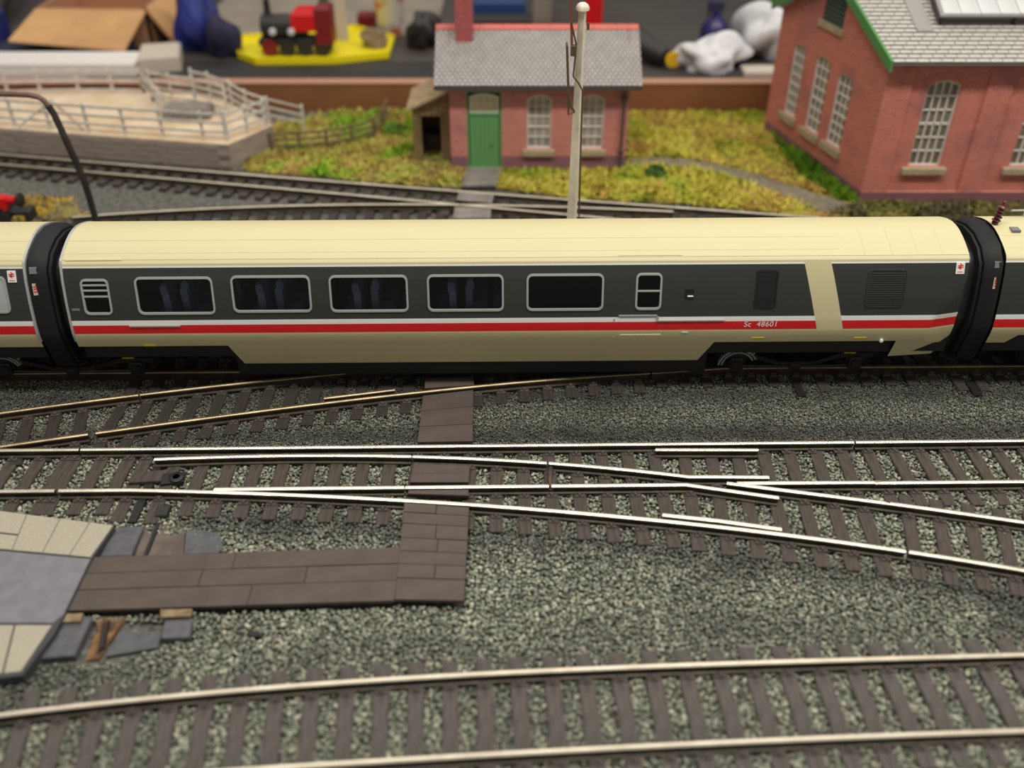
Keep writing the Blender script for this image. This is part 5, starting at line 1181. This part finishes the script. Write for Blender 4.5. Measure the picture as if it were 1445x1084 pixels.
# dark tray and open cardboard box
boxat('dark_tray', 'dark blue grey tray on the white carton under the cardboard flap', 'tray', -80, 176, 89, 2.0, .7, 'navy')
CB = thing('cardboard_box', tb(110, 60), 'open brown cardboard box with a flap hanging towards the dock', 'box')
Yb = 51.4; f = lambda x, y, Y=Yb: PY(x, y, Y)
q = MB(); A_, B_, C_, D_ = f(50, 12, Yb+2.2), f(206, 14, Yb+2.2), f(176, 70, Yb-.6), f(12, 56, Yb-.6); nn = Vector((0, .05, .1)); q.add([A_, B_, C_, D_, A_-nn, B_-nn, C_-nn, D_-nn], ((0,1,2,3),(4,7,6,5),(0,4,5,1),(1,5,6,2),(2,6,7,3),(3,7,4,0))); part('front_flap', q, M['card'], CB)
x0_, x1__ = A_.x, B_.x; zt3 = A_.z
q = MB(); q.box((x0_, Yb+2.2, ZT), (x1__, Yb+2.35, zt3)); q.box((x0_, Yb+2.2, ZT), (x0_+.15, Yb+8, zt3)); q.box((x1__-.15, Yb+2.2, ZT), (x1__, Yb+8, zt3)); q.box((x0_, Yb+7.85, ZT), (x1__, Yb+8, zt3+.0)); q.box((x0_, Yb+2.2, ZT), (x1__, Yb+8, ZT+.1)); part('carton_body', q, M['cardin'], CB)
q = MB(); q.add([(x1__, Yb+2.3, zt3), (x1__, Yb+8, zt3), (x1__+1.6, Yb+8, zt3-1.7), (x1__+1.2, Yb+2.3, zt3-1.8), (x1__-.1, Yb+2.3, zt3-.1), (x1__-.1, Yb+8, zt3-.1), (x1__+1.5, Yb+8, zt3-1.8), (x1__+1.1, Yb+2.3, zt3-1.9)], ((0,1,2,3),(4,7,6,5),(0,4,5,1),(1,5,6,2),(2,6,7,3),(3,7,4,0))); part('side_flap', q, M['card'], CB)
q = MB(); q.add([(x0_, Yb+7.9, zt3), (x1__, Yb+7.9, zt3), (x1__, Yb+9.5, zt3+2.5), (x0_, Yb+9.5, zt3+2.5), (x0_, Yb+8, zt3-.05), (x1__, Yb+8, zt3-.05), (x1__, Yb+9.6, zt3+2.4), (x0_, Yb+9.6, zt3+2.4)], ((0,1,2,3),(4,7,6,5),(0,4,5,1),(1,5,6,2),(2,6,7,3),(3,7,4,0))); part('back_flap', q, M['cardin'], CB)
# soft bags: a lumpy sphere laid on the table
def lump(name, label, cat, px, py, rx_, ry_, rz, key, seed=1, amp=.25, z0=ZT, group=None):
    bm = bmesh.new(); bmesh.ops.create_icosphere(bm, subdivisions=4, radius=1); r = random.Random(seed); dirs = [(Vector((r.gauss(0,1), r.gauss(0,1), r.gauss(0,1))).normalized(), r.uniform(3, 9), r.uniform(0, 6)) for _ in range(16)]
    q = MB()
    for v in bm.verts:
        s = 1 + amp*sum(math.sin(v.co.dot(d)*fq + ph) for d, fq, ph in dirs)/6; z = v.co.z*s; q.v.append((v.co.x*s*rx_, v.co.y*s*ry_, max(-.75, z)*rz))
    q.f = [tuple(w.index for w in fc_.verts) for fc_ in bm.faces]; q.m = [0]*len(q.f); bm.free(); c = P(px, py, z0)
    return part(name, q, M[key], M=TR(c.x, c.y, z0 + .75*rz - min(0, 0), 0) , smooth=True, label=label, cat=cat, group=group)
lump('blue_bag', 'royal blue bag standing between cardboard and yellow tray', 'bag', 285, 70, 1.15, 1.0, 1.9, 'blue', 4)
lump('blue_bag', 'darker navy bag slumped at the left end of the yellow tray', 'bag', 318, 78, 1.0, .9, 1.2, 'navy', 9)
q = MB(); q.lathe([(.4, 0), (.4, 5.5)], (0, 0, 0), 10); 
l = [tb(-40, 60) + Vector((0, 0, .6)), tb(2, 40) + Vector((0, 0, 1.0)), tb(28, 5) + Vector((0, 0, 2)), tb(50, -30) + Vector((0, 0, 3))]
q = MB(); q.tube(l, .55, 10); part('black_hose', q, M['darkstuff'], smooth=True, label='thick black hose in the top left corner', cat='hose')
boxat('blue_strip', 'bright blue tool lying left of the cardboard box', 'tool', -30, 12, 76, 1.0, 2.2, 'blue')
lump('grey_bundle', 'pale grey green bundle in the top left corner', 'bundle', -22, 20, 1.2, 1, 1.4, 'beigecloth', 3)
# yellow tray with locomotive
TY = thing('yellow_tray', tb(440, 90), 'long bright yellow tray on the black mat', 'tray')
tp = [tb(338, 84), tb(362, 93), tb(470, 92), tb(548, 84), tb(556, 60), tb(500, 45), tb(340, 60)]
q = MB(); q.prism([p[:2] for p in tp], ZT+.07, ZT+.2, bev=.04); part('tray_floor', q, M['yel'], TY)
for a, b_ in zip(tp, tp[1:]+tp[:1]):
    d = (b_-a); t2 = d.normalized(); s = Vector((-t2.y, t2.x, 0))*.06; q = MB(); q.add([p + o + Vector((0, 0, z)) for z in (.07, .42) for p, o in ((a, -s), (b_, -s), (b_, s), (a, s))], ((0,3,2,1),(4,5,6,7),(0,1,5,4),(1,2,6,5),(2,3,7,6),(3,0,4,7))); part('tray_rim', q, M['yel'], TY)
LO = thing('model_locomotive', tb(420, 78), 'black and red model locomotive standing in the yellow tray', 'model locomotive'); c = tb(425, 80); zL = ZT + .22
q = MB(); q.bbox((c.x-2.1, c.y-.5, zL+.5), (c.x+1.9, c.y+.6, zL+.85), .05); part('footplate', q, M['darkstuff'], LO)
q = MB(); q.lathe([(.5, -1.9), (.62, -1.8), (.62, .5)], (c.x, c.y, zL+1.45), 18, 'x'); part('boiler', q, M['darkstuff'], LO, smooth=True)
q = MB(); q.bbox((c.x-.2, c.y-.65, zL+1.3), (c.x+1.25, c.y+.65, zL+2.4), .3); part('firebox', q, M['locored'], LO)
q = MB(); q.bbox((c.x+1.1, c.y-.7, zL+.6), (c.x+1.95, c.y+.7, zL+2.5), .1); part('cab', q, M['darkred'], LO)
for k in range(4):
    q = MB(); q.lathe([(.2, -.06), (.42, -.06), (.45, 0), (.4, .06), (.1, .06)], (c.x-1.5+.95*k, c.y-.62, zL+.42), 18, 'y'); part('wheel', q, M['darkstuff'] if k else M['darkred'], LO, smooth=True)
q = MB(); q.lathe([(.22, 0), (.2, .1), (.16, .7), (.22, .8)], (c.x-1.5, c.y, zL+2.0), 14); part('chimney', q, M['darkstuff'], LO, smooth=True)
for k in (-1.2, -.2): q = MB(); q.lathe([(.02, .22), (.17, .14), (.2, 0), (.17, -.14), (.02, -.2)], (c.x+k, c.y-.72, zL+1.3), 12, 'y'); part('lamp', q, M['bag'], LO, smooth=True)
boxat('green_card', 'dark green upright card to the right of the locomotive', 'card', 458, 470, 76, .3, 3.0, 'locogreen'); boxat('white_card_strip', 'pale upright card strip beside the dark green card', 'card', 476, 492, 62, .3, 2.7, 'offwhite')
# cup and clutter
c = tb(552, 48); CU = thing('paper_cup', c, 'white paper cup with orange red print behind the yellow tray', 'cup'); q = MB(); q.lathe([(.62, 0), (.66, .05), (.95, 2.55), (1.0, 2.6), (.97, 2.68), (.9, 2.66), (.85, 2.4)], tuple(c), 24); part('cup_body', q, mat('cup_print', srgb(238, 232, 226), .5, col2=srgb(224, 120, 88), scale=1.1, ramp=(.52, .6)), CU, smooth=True)
q = MB(); q.lathe([(.97, 2.68), (1.02, 2.66), (1.02, 2.56), (.98, 2.55)], tuple(c), 24); part('rim', q, M['white2'], CU, smooth=True)
lump('brown_parts', 'brown bits of scenery heaped on the right end of the yellow tray', 'parts', 528, 66, .75, .5, .6, 'cork', 6, z0=ZT+.2)
boxat('red_block', 'small dark red block behind the tray, left of the cup', 'block', 505, 530, 42, .8, .9, 'darkred')
BC = lump('black_case', 'black case with a white knob, left of the cottage roof', 'case', 598, 66, 1.0, 1.0, 1.1, 'darkstuff', 5)
q = MB(); c_ = W[BC.name].translation; q.lathe([(.05, -.33), (.25, -.22), (.34, 0), (.25, .22), (.05, .33)], (c_.x-.1, c_.y-.55, c_.z+.85), 14); part('white_knob', q, M['bag'], BC, smooth=True)
boxat('blue_pack', 'blue package behind the cottage roof beside the chimney', 'box', 668, 742, 34, 1.5, 1.3, 'bluepack'); boxat('dark_case', 'wide black case under the blue package', 'case', 655, 752, 44, 1.3, .7, 'darkstuff')
boxat('beige_post', 'beige block standing behind the ivory post', 'block', 752, 778, 32, 1, 3, 'beigecloth')
q = MB(); a = tb(838, 48); q.bbox((a.x-.55, a.y, ZT), (a.x+.45, a.y+.8, ZT+5), .05); part('red_upright', q, M['locored'], label='bright red upright bar behind the cottage roof', cat='bar')
c = tb(935, 96); BD = thing('black_gadget', c, 'black gadget with a yellow round end, right of the cottage roof', 'tool'); q = MB(); q.tube([c + Vector((-1.6, 1.6, 1.2)), c + Vector((-.6, .8, .7)), c + Vector((.1, .0, .55))], [.7, .6, .45], 12); part('body', q, M['darkstuff'], BD, smooth=True)
q = MB(); q.lathe([(.1, -.12), (.4, -.1), (.42, 0), (.35, .05)], (c.x+.45, c.y-.35, c.z+.55), 16, 'y'); part('yellow_end', q, mat('yellow_cap', srgb(220, 176, 30), .5), BD, smooth=True)
lump('plastic_bag', 'white crumpled plastic bag in front of the purple bottle', 'plastic bag', 1000, 98, 1.7, 1.0, .95, 'bag', 13, amp=.35); lump('plastic_bag', 'bigger pale plastic bag next to the big brick shed', 'plastic bag', 1078, 80, 1.6, 1.6, 1.5, 'bag', 17, amp=.35)
c = tb(1005, 72); PB = thing('purple_bottle', c, 'dark purple spray bottle behind the white plastic bag', 'bottle'); q = MB(); q.lathe([(.75, 0), (.8, .1), (.8, 1.2), (.5, 1.7), (.25, 1.9), (.25, 2.2)], tuple(c), 18); part('bottle_body', q, M['purple'], PB, smooth=True)
q = MB(); q.bbox((c.x-.5, c.y-.2, c.z+2.2), (c.x+.35, c.y+.2, c.z+2.7), .08); q.box((c.x-.5, c.y-.08, c.z+1.9), (c.x-.38, c.y+.08, c.z+2.3)); part('spray_head', q, M['navy'], PB)
q = MB(); c = tb(1041, 92); q.lathe([(.4, 0), (.44, .05), (.44, .6), (.3, .7)], tuple(c), 16); part('teal_pot', q, M['teal'], smooth=True, label='small dark teal pot between the two plastic bags', cat='pot')
boxat('pink_sheet', 'pale pinkish pack lying under the bigger plastic bag', 'pack', 1050, 1120, 108, 1.2, .25, 'offwhite')
